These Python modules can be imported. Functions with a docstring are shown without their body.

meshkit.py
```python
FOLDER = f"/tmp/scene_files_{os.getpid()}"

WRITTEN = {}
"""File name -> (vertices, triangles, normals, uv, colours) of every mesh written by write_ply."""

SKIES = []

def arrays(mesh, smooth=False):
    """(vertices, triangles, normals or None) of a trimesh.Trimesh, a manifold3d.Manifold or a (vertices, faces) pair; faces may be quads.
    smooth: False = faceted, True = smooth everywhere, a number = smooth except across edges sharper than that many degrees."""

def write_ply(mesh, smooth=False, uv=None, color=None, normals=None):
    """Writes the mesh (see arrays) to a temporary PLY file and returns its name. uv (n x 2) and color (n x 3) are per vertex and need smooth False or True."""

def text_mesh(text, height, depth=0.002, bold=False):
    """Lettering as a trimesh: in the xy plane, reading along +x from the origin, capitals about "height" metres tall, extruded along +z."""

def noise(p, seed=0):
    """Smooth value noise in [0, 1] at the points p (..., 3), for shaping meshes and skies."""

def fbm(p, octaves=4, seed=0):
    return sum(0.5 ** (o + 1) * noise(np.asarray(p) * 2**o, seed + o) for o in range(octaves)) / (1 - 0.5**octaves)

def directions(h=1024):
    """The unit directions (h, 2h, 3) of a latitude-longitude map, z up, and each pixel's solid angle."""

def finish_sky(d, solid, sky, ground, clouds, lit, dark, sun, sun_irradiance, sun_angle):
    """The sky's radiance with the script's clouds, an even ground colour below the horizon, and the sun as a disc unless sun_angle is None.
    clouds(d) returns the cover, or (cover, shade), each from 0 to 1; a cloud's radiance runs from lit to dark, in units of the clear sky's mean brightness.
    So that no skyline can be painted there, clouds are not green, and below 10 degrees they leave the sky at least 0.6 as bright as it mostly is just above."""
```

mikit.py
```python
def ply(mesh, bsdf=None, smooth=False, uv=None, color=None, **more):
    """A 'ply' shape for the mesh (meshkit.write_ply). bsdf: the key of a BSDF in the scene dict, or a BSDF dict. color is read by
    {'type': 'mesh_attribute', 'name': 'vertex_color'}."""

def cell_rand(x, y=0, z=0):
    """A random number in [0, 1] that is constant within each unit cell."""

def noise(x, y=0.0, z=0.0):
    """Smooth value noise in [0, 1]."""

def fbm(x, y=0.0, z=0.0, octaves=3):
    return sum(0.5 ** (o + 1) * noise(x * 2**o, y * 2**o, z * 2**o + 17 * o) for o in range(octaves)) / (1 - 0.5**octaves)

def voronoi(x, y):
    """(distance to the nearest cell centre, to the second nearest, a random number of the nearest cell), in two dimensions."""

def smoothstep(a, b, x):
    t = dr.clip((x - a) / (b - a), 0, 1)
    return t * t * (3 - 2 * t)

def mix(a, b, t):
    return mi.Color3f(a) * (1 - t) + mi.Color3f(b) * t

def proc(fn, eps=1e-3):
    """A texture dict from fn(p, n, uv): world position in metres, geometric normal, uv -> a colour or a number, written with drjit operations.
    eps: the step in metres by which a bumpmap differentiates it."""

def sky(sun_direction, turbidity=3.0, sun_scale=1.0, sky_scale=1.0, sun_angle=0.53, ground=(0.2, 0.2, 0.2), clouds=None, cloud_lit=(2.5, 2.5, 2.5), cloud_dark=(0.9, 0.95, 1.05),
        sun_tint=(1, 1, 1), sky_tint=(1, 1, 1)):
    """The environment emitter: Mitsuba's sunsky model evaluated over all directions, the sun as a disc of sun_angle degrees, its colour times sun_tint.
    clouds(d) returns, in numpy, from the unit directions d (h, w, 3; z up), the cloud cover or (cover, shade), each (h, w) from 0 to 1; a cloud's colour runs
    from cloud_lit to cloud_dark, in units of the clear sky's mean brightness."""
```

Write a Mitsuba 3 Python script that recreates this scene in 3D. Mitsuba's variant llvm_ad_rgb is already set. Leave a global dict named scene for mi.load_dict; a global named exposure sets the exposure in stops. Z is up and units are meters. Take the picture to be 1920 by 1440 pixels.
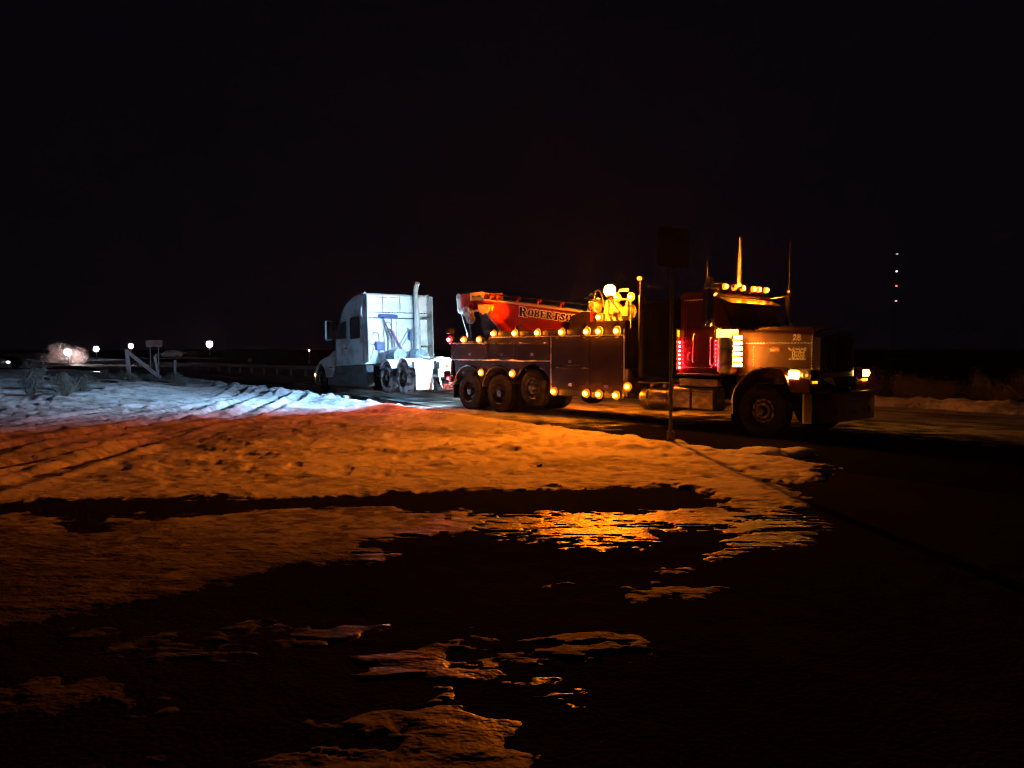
import math
import random
import numpy as np
import trimesh
import shapely
from shapely.geometry import Polygon, LineString, box as sbox, Point
from shapely.ops import unary_union
from shapely import affinity
import drjit as dr
import mitsuba as mi
import mikit
import meshkit

random.seed(7)
rng = np.random.default_rng(7)
T = mi.ScalarTransform4f
scene, labels = {}, {}

# ------------------------------------------------------------------ camera, sky, exposure
EYE = 1.76
PITCH = math.atan(66 / 1442.0)
scene['camera'] = {
    'type': 'perspective', 'fov': 2 * math.degrees(math.atan(960 / 1442.0)), 'fov_axis': 'x',
    'near_clip': 0.05, 'far_clip': 3000.0,
    'to_world': T().look_at(origin=[0, 0, EYE], target=[0, math.cos(PITCH), EYE - math.sin(PITCH)], up=[0, 0, 1]),
}
exposure = 5.0                                  # a long night exposure; lamp powers below are in units of what clips at it
UNIT = 2.0 ** -exposure
# overcast moonless night: the daylight model turned down until it is as dark as the photograph
scene['night_sky'] = mikit.sky([0.2, -0.6, 0.75], turbidity=3, sun_scale=0.0, sky_scale=0.026 * UNIT, ground=(0.05, 0.05, 0.05),
                                 clouds=lambda d: np.ones(d.shape[:2]), cloud_lit=(0.82, 0.62, 1.15))
scene['night_sky']['sampling_weight'] = 4.0

AMBER = (1.0, 0.188, 0.004)
WARM = (1.0, 0.34, 0.03)
RED = (1.0, 0.015, 0.02)
WHITE = (0.42, 0.76, 1.0)
YARD = (1.0, 0.86, 0.80)

# ------------------------------------------------------------------ materials
def rgb(*c):
    return {'type': 'rgb', 'value': list(c)}


def mat(name, base, rough=0.5, metal=0.0, spec=0.5, coat=0.0, coat_gloss=0.9, two=True):
    b = base if isinstance(base, dict) else rgb(*base)
    r = rough if isinstance(rough, dict) else float(rough)
    d = {'type': 'principled', 'base_color': b, 'roughness': r, 'metallic': float(metal), 'specular': float(spec)}
    if coat:
        d['clearcoat'], d['clearcoat_gloss'] = float(coat), float(coat_gloss)
    scene[name] = {'type': 'twosided', 'bsdf': d} if two else d


def grime(c, dirt, s=3.0, amount=0.6):
    def fn(p, n, uv):
        t = mikit.fbm(p.x * s, p.y * s, p.z * s * 1.5, 3)
        low = mikit.smoothstep(1.6, 0.3, p.z)
        return mikit.mix(c, dirt, dr.clip(mikit.smoothstep(0.42, 0.75, t + 0.22 * low) * amount, 0, 1))
    return mikit.proc(fn)


mat('black_paint', grime((0.023, 0.013, 0.010), (0.050, 0.030, 0.022), 2.2, 0.5), 0.32, 0, 0.25, 0.2)
mat('cab_paint', grime((0.075, 0.010, 0.009), (0.06, 0.035, 0.03), 2.2, 0.4), 0.3, 0, 0.3, 0.3)
mat('hood_paint', grime((0.085, 0.020, 0.014), (0.09, 0.05, 0.035), 3.1, 0.5), 0.5, 0.0, 0.25, 0.15)
mat('red_paint', grime((0.42, 0.025, 0.018), (0.2, 0.05, 0.03), 2.6, 0.5), 0.36, 0, 0.5, 0.7)
mat('maroon_paint', (0.10, 0.018, 0.015), 0.4, 0, 0.5)
mat('white_paint', grime((0.46, 0.48, 0.50), (0.17, 0.17, 0.175), 1.6, 0.75), 0.42, 0, 0.5, 0.3)
mat('white_back', grime((0.70, 0.72, 0.73), (0.50, 0.52, 0.54), 2.4, 0.7), 0.5, 0, 0.5)
mat('skirt_grey', grime((0.03, 0.032, 0.035), (0.09, 0.09, 0.09), 2.0, 0.6), 0.6)
mat('grey_trim', (0.22, 0.23, 0.25), 0.5)
mat('chrome', (0.72, 0.71, 0.70), 0.16, 1.0)
mat('dull_chrome', grime((0.6, 0.58, 0.56), (0.2, 0.17, 0.14), 5.0, 0.8), 0.32, 0.9)
mat('steel', (0.38, 0.38, 0.40), 0.45, 0.7)
mat('grey_steel', (0.30, 0.31, 0.34), 0.55, 0.2)
mat('hose_grey', (0.085, 0.09, 0.105), 0.55)
mat('dark_steel', (0.045, 0.043, 0.045), 0.5, 0.2)
mat('rubber', grime((0.014, 0.014, 0.014), (0.05, 0.047, 0.045), 4.0, 0.6), 0.85, 0, 0.2)
mat('dirty_rim', grime((0.30, 0.29, 0.28), (0.07, 0.06, 0.05), 9.0, 0.9), 0.35, 0.9)
mat('bumper_chrome', (0.22, 0.21, 0.21), 0.22, 1.0)
mat('snow_caked', grime((0.03, 0.03, 0.032), (0.42, 0.43, 0.45), 5.0, 0.6), 0.85)
mat('black_plastic', (0.018, 0.018, 0.02), 0.45)
mat('blue_plastic', (0.03, 0.07, 0.24), 0.45)
mat('tarp', grime((0.34, 0.40, 0.50), (0.62, 0.65, 0.70), 6.0, 0.7), 0.75)
mat('decal_black', (0.012, 0.011, 0.011), 0.5)
mat('decal_white', (0.78, 0.76, 0.72), 0.5)
mat('decal_orange', (0.75, 0.68, 0.6), 0.5)
mat('badge_red', (0.5, 0.05, 0.03), 0.35)
mat('old_wood', grime((0.62, 0.60, 0.58), (0.36, 0.35, 0.34), 7.0, 0.8), 0.85)
scene['soot_black'] = {'type': 'twosided', 'bsdf': {'type': 'diffuse', 'reflectance': rgb(0.006, 0.0055, 0.0055)}}
mat('post_steel', (0.04, 0.037, 0.036), 0.6, 0.1)
mat('galvanised', (0.42, 0.43, 0.45), 0.45, 0.6)
mat('sign_face', (0.45, 0.20, 0.18), 0.5)
mat('sign_yellow', (0.75, 0.66, 0.35), 0.5)
mat('plaster', (0.60, 0.43, 0.42), 0.8)
mat('belly_shade', (0.035, 0.012, 0.010), 0.7, 0, 0.1)  # boom red darkened; the shade under the head is put into the colour
mat('rail_highlight', (0.62, 0.50, 0.42), 0.45)  # red rail lightened; its lamplit top edge is put into the colour
mat('amber_lit_steel', (0.75, 0.42, 0.04), 0.45)  # steel plates tinted yellow, with the amber lamplight put into their colour
mat('roof_sheet', (0.12, 0.12, 0.13), 0.6)
mat('hose_red', (0.5, 0.03, 0.05), 0.5)
mat('hose_blue', (0.04, 0.07, 0.35), 0.5)
mat('dark_lens', (0.08, 0.03, 0.01), 0.15, 0, 0.5, 1.0)
mat('sage_leaf', (0.16, 0.165, 0.14), 0.8)
mat('frost_leaf', (0.62, 0.52, 0.52), 0.85)
mat('dry_stem', (0.13, 0.10, 0.075), 0.85)
scene['window_glass'] = {'type': 'thindielectric'}
mat('cab_dark', (0.012, 0.012, 0.014), 0.7)


def asphalt_colour(p, n, uv):
    a = mikit.fbm(p.x * 0.9, p.y * 0.9, 0, 4)
    b = mikit.noise(p.x * 40, p.y * 40)
    return mikit.mix((0.007, 0.007, 0.0078), (0.022, 0.021, 0.0205), dr.clip(a * 0.8 + b * 0.35, 0, 1))


def asphalt_bump(p, n, uv):
    return mikit.fbm(p.x * 45, p.y * 45, 0, 2) * 0.5 + mikit.fbm(p.x * 5, p.y * 5, 0, 2)


scene['asphalt'] = {'type': 'twosided', 'bsdf': {'type': 'bumpmap', 'arbitrary': mikit.proc(asphalt_bump, 4e-3), 'scale': 0.012, 'bsdf': {
    'type': 'diffuse', 'reflectance': mikit.proc(asphalt_colour)}}}


def road_colour(p, n, uv):
    # packed snow with darker bare wheel lanes that follow the road
    along = (p.x - 2.75) * -0.587 + (p.y - 14.4) * 0.809
    across = (p.x - 2.75) * 0.809 + (p.y - 14.4) * 0.587
    a = mikit.fbm(across * 1.6, along * 0.25, 3.0, 4)
    b = mikit.fbm(p.x * 3, p.y * 3, 5.0, 3)
    k = mikit.smoothstep(0.36, 0.62, a * 0.75 + b * 0.3)
    bare = mikit.smoothstep(8.5, 4.5, across + (b - 0.5) * 3) * mikit.smoothstep(7.0, 2.0, along + (b - 0.5) * 5)   # blown bare towards the junction
    return mikit.mix(mikit.mix((0.22, 0.225, 0.235), (0.010, 0.010, 0.011), bare), (0.52, 0.53, 0.55), k * (1 - bare))


def road_bump(p, n, uv):
    s = p.x * 0.80 + p.y * 0.60
    t = -p.x * 0.60 + p.y * 0.80
    return mikit.fbm(s * 4.5, t * 0.8, 1.0, 3) + 0.35 * mikit.fbm(p.x * 14, p.y * 14, 0, 2)


scene['packed_snow'] = {'type': 'twosided', 'bsdf': {'type': 'bumpmap', 'arbitrary': mikit.proc(road_bump, 8e-3), 'scale': 0.03, 'bsdf': {
    'type': 'diffuse', 'reflectance': mikit.proc(road_colour)}}}


def snow_colour(p, n, uv):
    a = mikit.fbm(p.x * 0.8, p.y * 1.1, 0, 4)
    b = mikit.fbm(p.x * 7, p.y * 7, 2.0, 3)
    c = mikit.noise(p.x * 45, p.y * 45)
    k = mikit.smoothstep(0.40, 0.72, 0.5 * a + 0.5 * b) * 0.8
    k = dr.clip(k + 0.75 * mikit.smoothstep(0.82, 0.95, c) * mikit.smoothstep(0.4, 0.6, a), 0, 1)
    near = mikit.smoothstep(10.5, 7.0, p.y)
    dirt_and_falloff = mikit.mix((0.74, 0.75, 0.77), (0.14, 0.125, 0.115), dr.clip(k * 0.85 + 0.6 * near * (0.5 + b), 0, 1))  # random dirt, plus a near term that paints in the lamplight's falloff
    dirt_and_falloff = mikit.mix(dirt_and_falloff, (0.045, 0.042, 0.041), mikit.smoothstep(7.6, 4.2, p.y + 0.22 * p.x + (a - 0.5) * 2.5) * 0.88)      # darker towards the camera: lamplight falloff put into the colour
    film = mikit.smoothstep(0.0, 0.012, p.z + 0.006 * (b - 0.5))        # thin clear ice lets the asphalt through
    return mikit.mix((0.02, 0.02, 0.021), dirt_and_falloff, film)


def snow_rough(p, n, uv):
    a = mikit.fbm(p.x * 0.7 + 9, p.y * 1.3, 0, 3)
    near = mikit.smoothstep(10.0, 7.5, p.y)
    return dr.clip(0.85 - mikit.smoothstep(0.38, 0.6, a) * 0.36 * near - 0.06 * near, 0.44, 0.9)


def snow_bump(p, n, uv):
    return mikit.fbm(p.x * 4.5, p.y * 8, 0, 4) + 0.38 * mikit.fbm(p.x * 15, p.y * 26, 4.0, 3) + 0.12 * mikit.noise(p.x * 70, p.y * 70)


scene['snow_surface'] = {'type': 'twosided', 'bsdf': {'type': 'bumpmap', 'arbitrary': mikit.proc(snow_bump, 4e-3), 'scale': 0.022, 'bsdf': {
    'type': 'principled', 'base_color': mikit.proc(snow_colour), 'roughness': mikit.proc(snow_rough), 'specular': 0.085}}}
scene['puddle_ice'] = {'type': 'twosided', 'bsdf': {'type': 'principled', 'base_color': rgb(0.05, 0.05, 0.055), 'roughness': 0.12, 'specular': 0.7}}


# ------------------------------------------------------------------ helpers
class Place:
    """a thing's own axes: x forward, y left, z up"""
    def __init__(self, o, yaw=0.0, pitch=0.0, px=0.0):
        a, b = math.radians(yaw), math.radians(pitch)
        R = np.array([[math.cos(a), -math.sin(a), 0], [math.sin(a), math.cos(a), 0], [0, 0, 1]])
        Q = np.array([[math.cos(b), 0, math.sin(b)], [0, 1, 0], [-math.sin(b), 0, math.cos(b)]])
        pv = np.array([px, 0, 0.0])
        self.R = R @ Q
        self.t = np.array([o[0], o[1], o[2] if len(o) > 2 else 0.0]) + R @ (pv - Q @ pv)

    def p(self, v):
        return np.asarray(v, float) @ self.R.T + self.t

    def d(self, v):
        return np.asarray(v, float) @ self.R.T

    def m(self, mesh):
        mesh = mesh.copy()
        mesh.vertices = self.p(mesh.vertices)
        return mesh


HERE = Place((0, 0, 0))
used = {}


def key_for(name):
    n = used.get(name, 0)
    used[name] = n + 1
    return name if n == 0 else f'{name}_{n:03d}'


def obj(name, mesh, bsdf, place=HERE, smooth=30, light=None, weight=1.0, **info):
    """one entry of the scene; name may hold a holder's key and '__'"""
    k = key_for(name)
    if isinstance(mesh, (list, tuple)):
        mesh = trimesh.util.concatenate(list(mesh))
    more = {}
    if light is not None:
        more['emitter'] = {'type': 'area', 'radiance': rgb(*light), 'sampling_weight': float(weight)}
        smooth = False
    scene[k] = mikit.ply(place.m(mesh), bsdf, smooth=smooth, **more)
    if info:
        labels[k] = info
    return k


def thing(name, label, category, group=None):
    k = key_for(name)
    labels[k] = {'label': label, 'category': category}
    if group:
        labels[k]['group'] = group
    return k


def box(x0, x1, y0, y1, z0, z1, c=0.012):
    c = min(c, 0.45 * min(x1 - x0, y1 - y0, z1 - z0))
    if c <= 0:
        b = trimesh.creation.box(bounds=[[x0, y0, z0], [x1, y1, z1]])
        return b
    pts = []
    for X, sx in ((x0, 1), (x1, -1)):
        for Y, sy in ((y0, 1), (y1, -1)):
            for Z, sz in ((z0, 1), (z1, -1)):
                pts += [(X, Y + sy * c, Z + sz * c), (X + sx * c, Y, Z + sz * c), (X + sx * c, Y + sy * c, Z)]
    return trimesh.convex.convex_hull(np.array(pts))


def hull(pts):
    return trimesh.convex.convex_hull(np.array(pts, float))


def cone(p0, p1, r0, r1, n=14, caps=True):
    p0, p1 = np.asarray(p0, float), np.asarray(p1, float)
    a = (p1 - p0) / np.linalg.norm(p1 - p0)
    u = np.cross(a, [0, 0, 1] if abs(a[2]) < 0.9 else [1, 0, 0])
    u /= np.linalg.norm(u)
    w = np.cross(a, u)
    t = np.arange(n) * 2 * np.pi / n
    ring = np.cos(t)[:, None] * u + np.sin(t)[:, None] * w
    v = np.vstack([p0 + ring * r0, p1 + ring * r1, [p0], [p1]])
    i = np.arange(n)
    j = (i + 1) % n
    f = np.vstack([np.stack([i, j, j + n], 1), np.stack([i, j + n, i + n], 1)])
    if caps:
        f = np.vstack([f, np.stack([j, i, i * 0 + 2 * n], 1), np.stack([i + n, j + n, i * 0 + 2 * n + 1], 1)])
    return trimesh.Trimesh(v, f, process=False)


def tube(points, r, n=8, closed=False):
    """a bent pipe through the points"""
    P = np.asarray(points, float)
    m = len(P)
    d = np.gradient(P, axis=0) if not closed else np.roll(P, -1, 0) - np.roll(P, 1, 0)
    d /= np.linalg.norm(d, axis=1, keepdims=True) + 1e-12
    u = np.cross(d[0], [0, 0, 1] if abs(d[0][2]) < 0.9 else [1, 0, 0])
    R = np.broadcast_to(np.asarray(r, float), (m,))
    t = np.arange(n) * 2 * np.pi / n
    V = []
    for k in range(m):
        u = u - d[k] * (u @ d[k])
        u /= np.linalg.norm(u) + 1e-12
        w = np.cross(d[k], u)
        V.append(P[k] + R[k] * (np.cos(t)[:, None] * u + np.sin(t)[:, None] * w))
    V = np.vstack(V)
    F = []
    i = np.arange(n)
    j = (i + 1) % n
    for k in range(m if closed else m - 1):
        a, b = k * n, ((k + 1) % m) * n
        F += [np.stack([a + i, a + j, b + j], 1), np.stack([a + i, b + j, b + i], 1)]
    if not closed:
        V = np.vstack([V, P[:1], P[-1:]])
        F += [np.stack([j, i, i * 0 + m * n], 1), np.stack([(m - 1) * n + i, (m - 1) * n + j, i * 0 + m * n + 1], 1)]
    return trimesh.Trimesh(V, np.vstack(F), process=False)


def curve(points, n=24):
    """a smooth curve through the points"""
    P = np.asarray(points, float)
    P = np.vstack([2 * P[0] - P[1], P, 2 * P[-1] - P[-2]])
    out = []
    segs = len(P) - 3
    for s in range(segs):
        a, b, c, d = P[s:s + 4]
        for t in np.linspace(0, 1, max(2, n // segs), endpoint=(s == segs - 1)):
            out.append(0.5 * ((2 * b) + (c - a) * t + (2 * a - 5 * b + 4 * c - d) * t * t + (3 * b - 3 * c + d - a) * t ** 3))
    return np.array(out)


def lathe(profile, centre, axis, n=28):
    """profile (r, h) turned about the axis through centre"""
    a = np.asarray(axis, float)
    a /= np.linalg.norm(a)
    u = np.cross(a, [0, 0, 1] if abs(a[2]) < 0.9 else [1, 0, 0])
    u /= np.linalg.norm(u)
    w = np.cross(a, u)
    t = np.arange(n) * 2 * np.pi / n
    ring = np.cos(t)[:, None] * u + np.sin(t)[:, None] * w
    V = np.vstack([np.asarray(centre) + a * h + ring * r for r, h in profile])
    i = np.arange(n)
    j = (i + 1) % n
    F = []
    for k in range(len(profile) - 1):
        F += [np.stack([k * n + i, k * n + j, (k + 1) * n + j], 1), np.stack([k * n + i, (k + 1) * n + j, (k + 1) * n + i], 1)]
    m = trimesh.Trimesh(V, np.vstack(F), process=False)
    m.update_faces(m.nondegenerate_faces())
    return m


def prism(poly, lo, hi, axis='y', bevel=0.0):
    """polygon in the plane across the axis (xz for y, xy for z, yz for x), from lo to hi"""
    if not isinstance(poly, (Polygon,)):
        poly = Polygon(poly)
    m = trimesh.creation.extrude_polygon(poly, hi - lo, engine='earcut')
    v = m.vertices.copy()
    if axis == 'y':
        m.vertices = np.stack([v[:, 0], lo + v[:, 2], v[:, 1]], 1)
        m.invert()
    elif axis == 'x':
        m.vertices = np.stack([lo + v[:, 2], v[:, 0], v[:, 1]], 1)
    else:
        m.vertices = np.stack([v[:, 0], v[:, 1], lo + v[:, 2]], 1)
    return m


def decal(shape, place3, thick=0.003):
    """flat lettering: shape in a plane given by (origin, along, up), proud by thick along the plane's normal"""
    o, a, u = (np.asarray(x, float) for x in place3)
    nrm = np.cross(a, u)
    out = []
    for g in getattr(shape, 'geoms', [shape]):
        if g.is_empty or g.area < 1e-7:
            continue
        m = trimesh.creation.extrude_polygon(g, thick, engine='earcut')
        v = m.vertices
        m.vertices = o + v[:, :1] * a + v[:, 1:2] * u + v[:, 2:3] * nrm
        out.append(m)
    return trimesh.util.concatenate(out)


def arc_strip(cx, cz, r0, r1, y0, y1, a0, a1, n=22):
    """a curved mudguard: ring sector in xz, from y0 to y1"""
    t = np.radians(np.linspace(a0, a1, n))
    outer = np.stack([cx + r1 * np.cos(t), cz + r1 * np.sin(t)], 1)
    inner = np.stack([cx + r0 * np.cos(t), cz + r0 * np.sin(t)], 1)[::-1]
    return prism(Polygon(np.vstack([outer, inner])), y0, y1)


def dome(centre, normal, r, depth=0.45, n=12):
    prof = [(r * math.cos(a), r * depth * math.sin(a)) for a in np.linspace(0, math.pi / 2 - 1e-3, 5)]
    return lathe(prof, centre, normal, n)


def lamp(holder, name, c, nrm, r, colour, power, place, weight=1.0, housing='dull_chrome', depth=0.45, label=None):
    """round lamp: bezel, bulb, and a lens ring widened into a glowing halo"""
    k = key_for(f'{holder}__{name}')
    nrm = np.asarray(nrm, float) / np.linalg.norm(nrm)
    obj(f'{k}__bezel', lathe([(r * 1.02, -0.012), (r * 1.56, -0.012), (r * 1.56, 0.002), (r * 1.46, 0.006), (r * 1.02, 0.003)], c, nrm, 16), housing, place)
    # the lens is an oversized glowing ring that stands in for a halo; the bulb globe on it is far brighter and spills over the panel behind
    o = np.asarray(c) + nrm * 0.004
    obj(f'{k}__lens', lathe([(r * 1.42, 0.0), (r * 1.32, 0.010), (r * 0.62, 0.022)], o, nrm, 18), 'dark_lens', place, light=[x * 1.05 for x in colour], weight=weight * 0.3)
    rb, hc = r * 0.66, 0.02 + r * 0.42
    a = [math.radians(v) for v in (-38, -16, 6, 28, 50, 70, 89.9)]
    obj(f'{k}__bulb', lathe([(rb * math.cos(t), hc + rb * math.sin(t)) for t in a], o, nrm, 12), 'dark_lens', place, light=[x * power for x in colour], weight=weight)
    return k


# slab lettering ----------------------------------------------------
def ring(cx, cy, rx, ry, tx, ty):
    o = affinity.scale(Point(cx, cy).buffer(1, 24), rx, ry)
    return o.difference(affinity.scale(Point(cx, cy).buffer(1, 24), rx - tx, ry - ty))


def glyph(ch):
    """(shape, width) of a heavy slab-serif capital, one unit tall"""
    s = lambda *r: sbox(*r)  # noqa: E731
    stem = s(0.08, 0, 0.34, 1)
    foot = lambda x0, x1: [s(x0, 0, x1, 0.09), s(x0, 0.91, x1, 1)]  # noqa: E731
    if ch == 'R':
        bowl = ring(0.36, 0.74, 0.40, 0.26, 0.22, 0.10).intersection(s(0.3, 0.4, 1, 1.1))
        leg = Polygon([(0.34, 0.52), (0.56, 0.5), (0.84, 0.0), (0.58, 0.0)])
        return unary_union([stem, bowl, leg, s(0.3, 0.48, 0.45, 0.57), s(0.3, 0.9, 0.45, 1)] + foot(0, 0.42) + [s(0.54, 0, 0.92, 0.09)]), 0.92
    if ch == 'O':
        return ring(0.42, 0.5, 0.42, 0.5, 0.25, 0.09), 0.84
    if ch == 'B':
        b1 = ring(0.36, 0.745, 0.36, 0.255, 0.21, 0.09).intersection(s(0.3, 0.4, 1, 1.1))
        b2 = ring(0.36, 0.27, 0.41, 0.27, 0.23, 0.09).intersection(s(0.3, -0.1, 1, 0.6))
        return unary_union([stem, b1, b2, s(0, 0, 0.42, 0.09), s(0, 0.91, 0.42, 1), s(0.3, 0.46, 0.44, 0.55)]), 0.80
    if ch == 'E':
        return unary_union([stem, s(0, 0, 0.74, 0.09), s(0, 0.91, 0.72, 1), s(0.3, 0.455, 0.56, 0.545), s(0.64, 0, 0.74, 0.27), s(0.62, 0.73, 0.72, 1), s(0.5, 0.36, 0.57, 0.64)]), 0.78
    if ch == 'T':
        return unary_union([s(0.28, 0, 0.54, 1), s(0.18, 0, 0.64, 0.09), s(0, 0.91, 0.82, 1), s(0, 0.7, 0.09, 1), s(0.73, 0.7, 0.82, 1)]), 0.84
    if ch == 'S':
        line = LineString(curve([(0.62, 0.78), (0.40, 0.93), (0.16, 0.76), (0.36, 0.52), (0.58, 0.28), (0.36, 0.08), (0.1, 0.24)], 40)).buffer(0.085)
        mid = LineString(curve([(0.2, 0.7), (0.36, 0.53), (0.54, 0.32)], 12)).buffer(0.12)
        return unary_union([line, mid, s(0.56, 0.68, 0.66, 0.98), s(0.06, 0.03, 0.16, 0.34)]), 0.72
    if ch == 'N':
        return unary_union([s(0.1, 0, 0.2, 1), s(0.68, 0, 0.78, 1), Polygon([(0.08, 1), (0.36, 1), (0.8, 0), (0.56, 0)]), s(0, 0, 0.3, 0.09), s(0, 0.91, 0.3, 1), s(0.56, 0.91, 0.9, 1)]), 0.92
    if ch == 'H':
        return unary_union([stem, s(0.58, 0, 0.84, 1), s(0.3, 0.45, 0.6, 0.55)] + foot(0, 0.42) + foot(0.5, 0.92)), 0.94
    if ch == 'U':
        arc = ring(0.46, 0.36, 0.38, 0.36, 0.22, 0.10).intersection(s(0, -0.1, 1, 0.36))
        return unary_union([s(0.08, 0.34, 0.32, 1), s(0.62, 0.34, 0.84, 1), arc, s(0, 0.91, 0.40, 1), s(0.54, 0.91, 0.92, 1)]), 0.94
    if ch == '2':
        line = LineString(curve([(0.12, 0.72), (0.32, 0.92), (0.52, 0.72), (0.36, 0.42), (0.1, 0.1)], 40)).buffer(0.1)
        return unary_union([line, s(0.02, 0, 0.66, 0.17), s(0.58, 0, 0.66, 0.3)]), 0.74
    if ch == '8':
        return unary_union([ring(0.34, 0.74, 0.28, 0.26, 0.15, 0.1), ring(0.34, 0.27, 0.33, 0.28, 0.17, 0.1)]), 0.72
    return sbox(0, 0, 0.01, 0.01), 0.4


def word(text, height, small=None, gap=0.05):
    x, out = 0.0, []
    for k, ch in enumerate(text):
        g, w = glyph(ch)
        h = height if (k == 0 or small is None) else small
        out.append(affinity.translate(affinity.scale(g, h * 0.92, h, origin=(0, 0)), x, (height - h) * 0.5 if small else 0))
        x += (w + gap) * h * 0.92
    return out, x

# ------------------------------------------------------------------ ground, road, snow
def quad(pts, z):
    v = np.array([(x, y, z) for x, y in pts], float)
    return trimesh.Trimesh(v, [[0, 1, 2], [0, 2, 3]], process=False)


obj('ground', quad([(-900, -60), (900, -60), (900, 1500), (-900, 1500)], 0.0), 'asphalt', smooth=False, kind='structure', label='dark bare asphalt and earth of the lot around the snow', category='ground')
ROAD_D = np.array([-0.587, 0.809])                                  # along the road, away from the camera to the left
ROAD_N = np.array([0.809, 0.587])                                   # across it, away from the camera
ROAD_O = np.array([2.75, 14.4])                                     # a point of its near edge


def road_st(x, y):
    d0, d1 = x - ROAD_O[0], y - ROAD_O[1]
    return d0 * ROAD_D[0] + d1 * ROAD_D[1], d0 * ROAD_N[0] + d1 * ROAD_N[1]


def road_pt(s, t, z=0.0):
    q = ROAD_O + ROAD_D * s + ROAD_N * t
    return (q[0], q[1], z)


ROAD_W = 12.4
obj('road', quad([road_pt(-40, -0.4)[:2], road_pt(-40, ROAD_W)[:2], road_pt(300, ROAD_W)[:2], road_pt(300, -0.4)[:2]][::-1], 0.004), 'packed_snow', smooth=False,
    kind='structure', label='two lane road packed with driven snow under both trucks', category='road')

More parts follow.
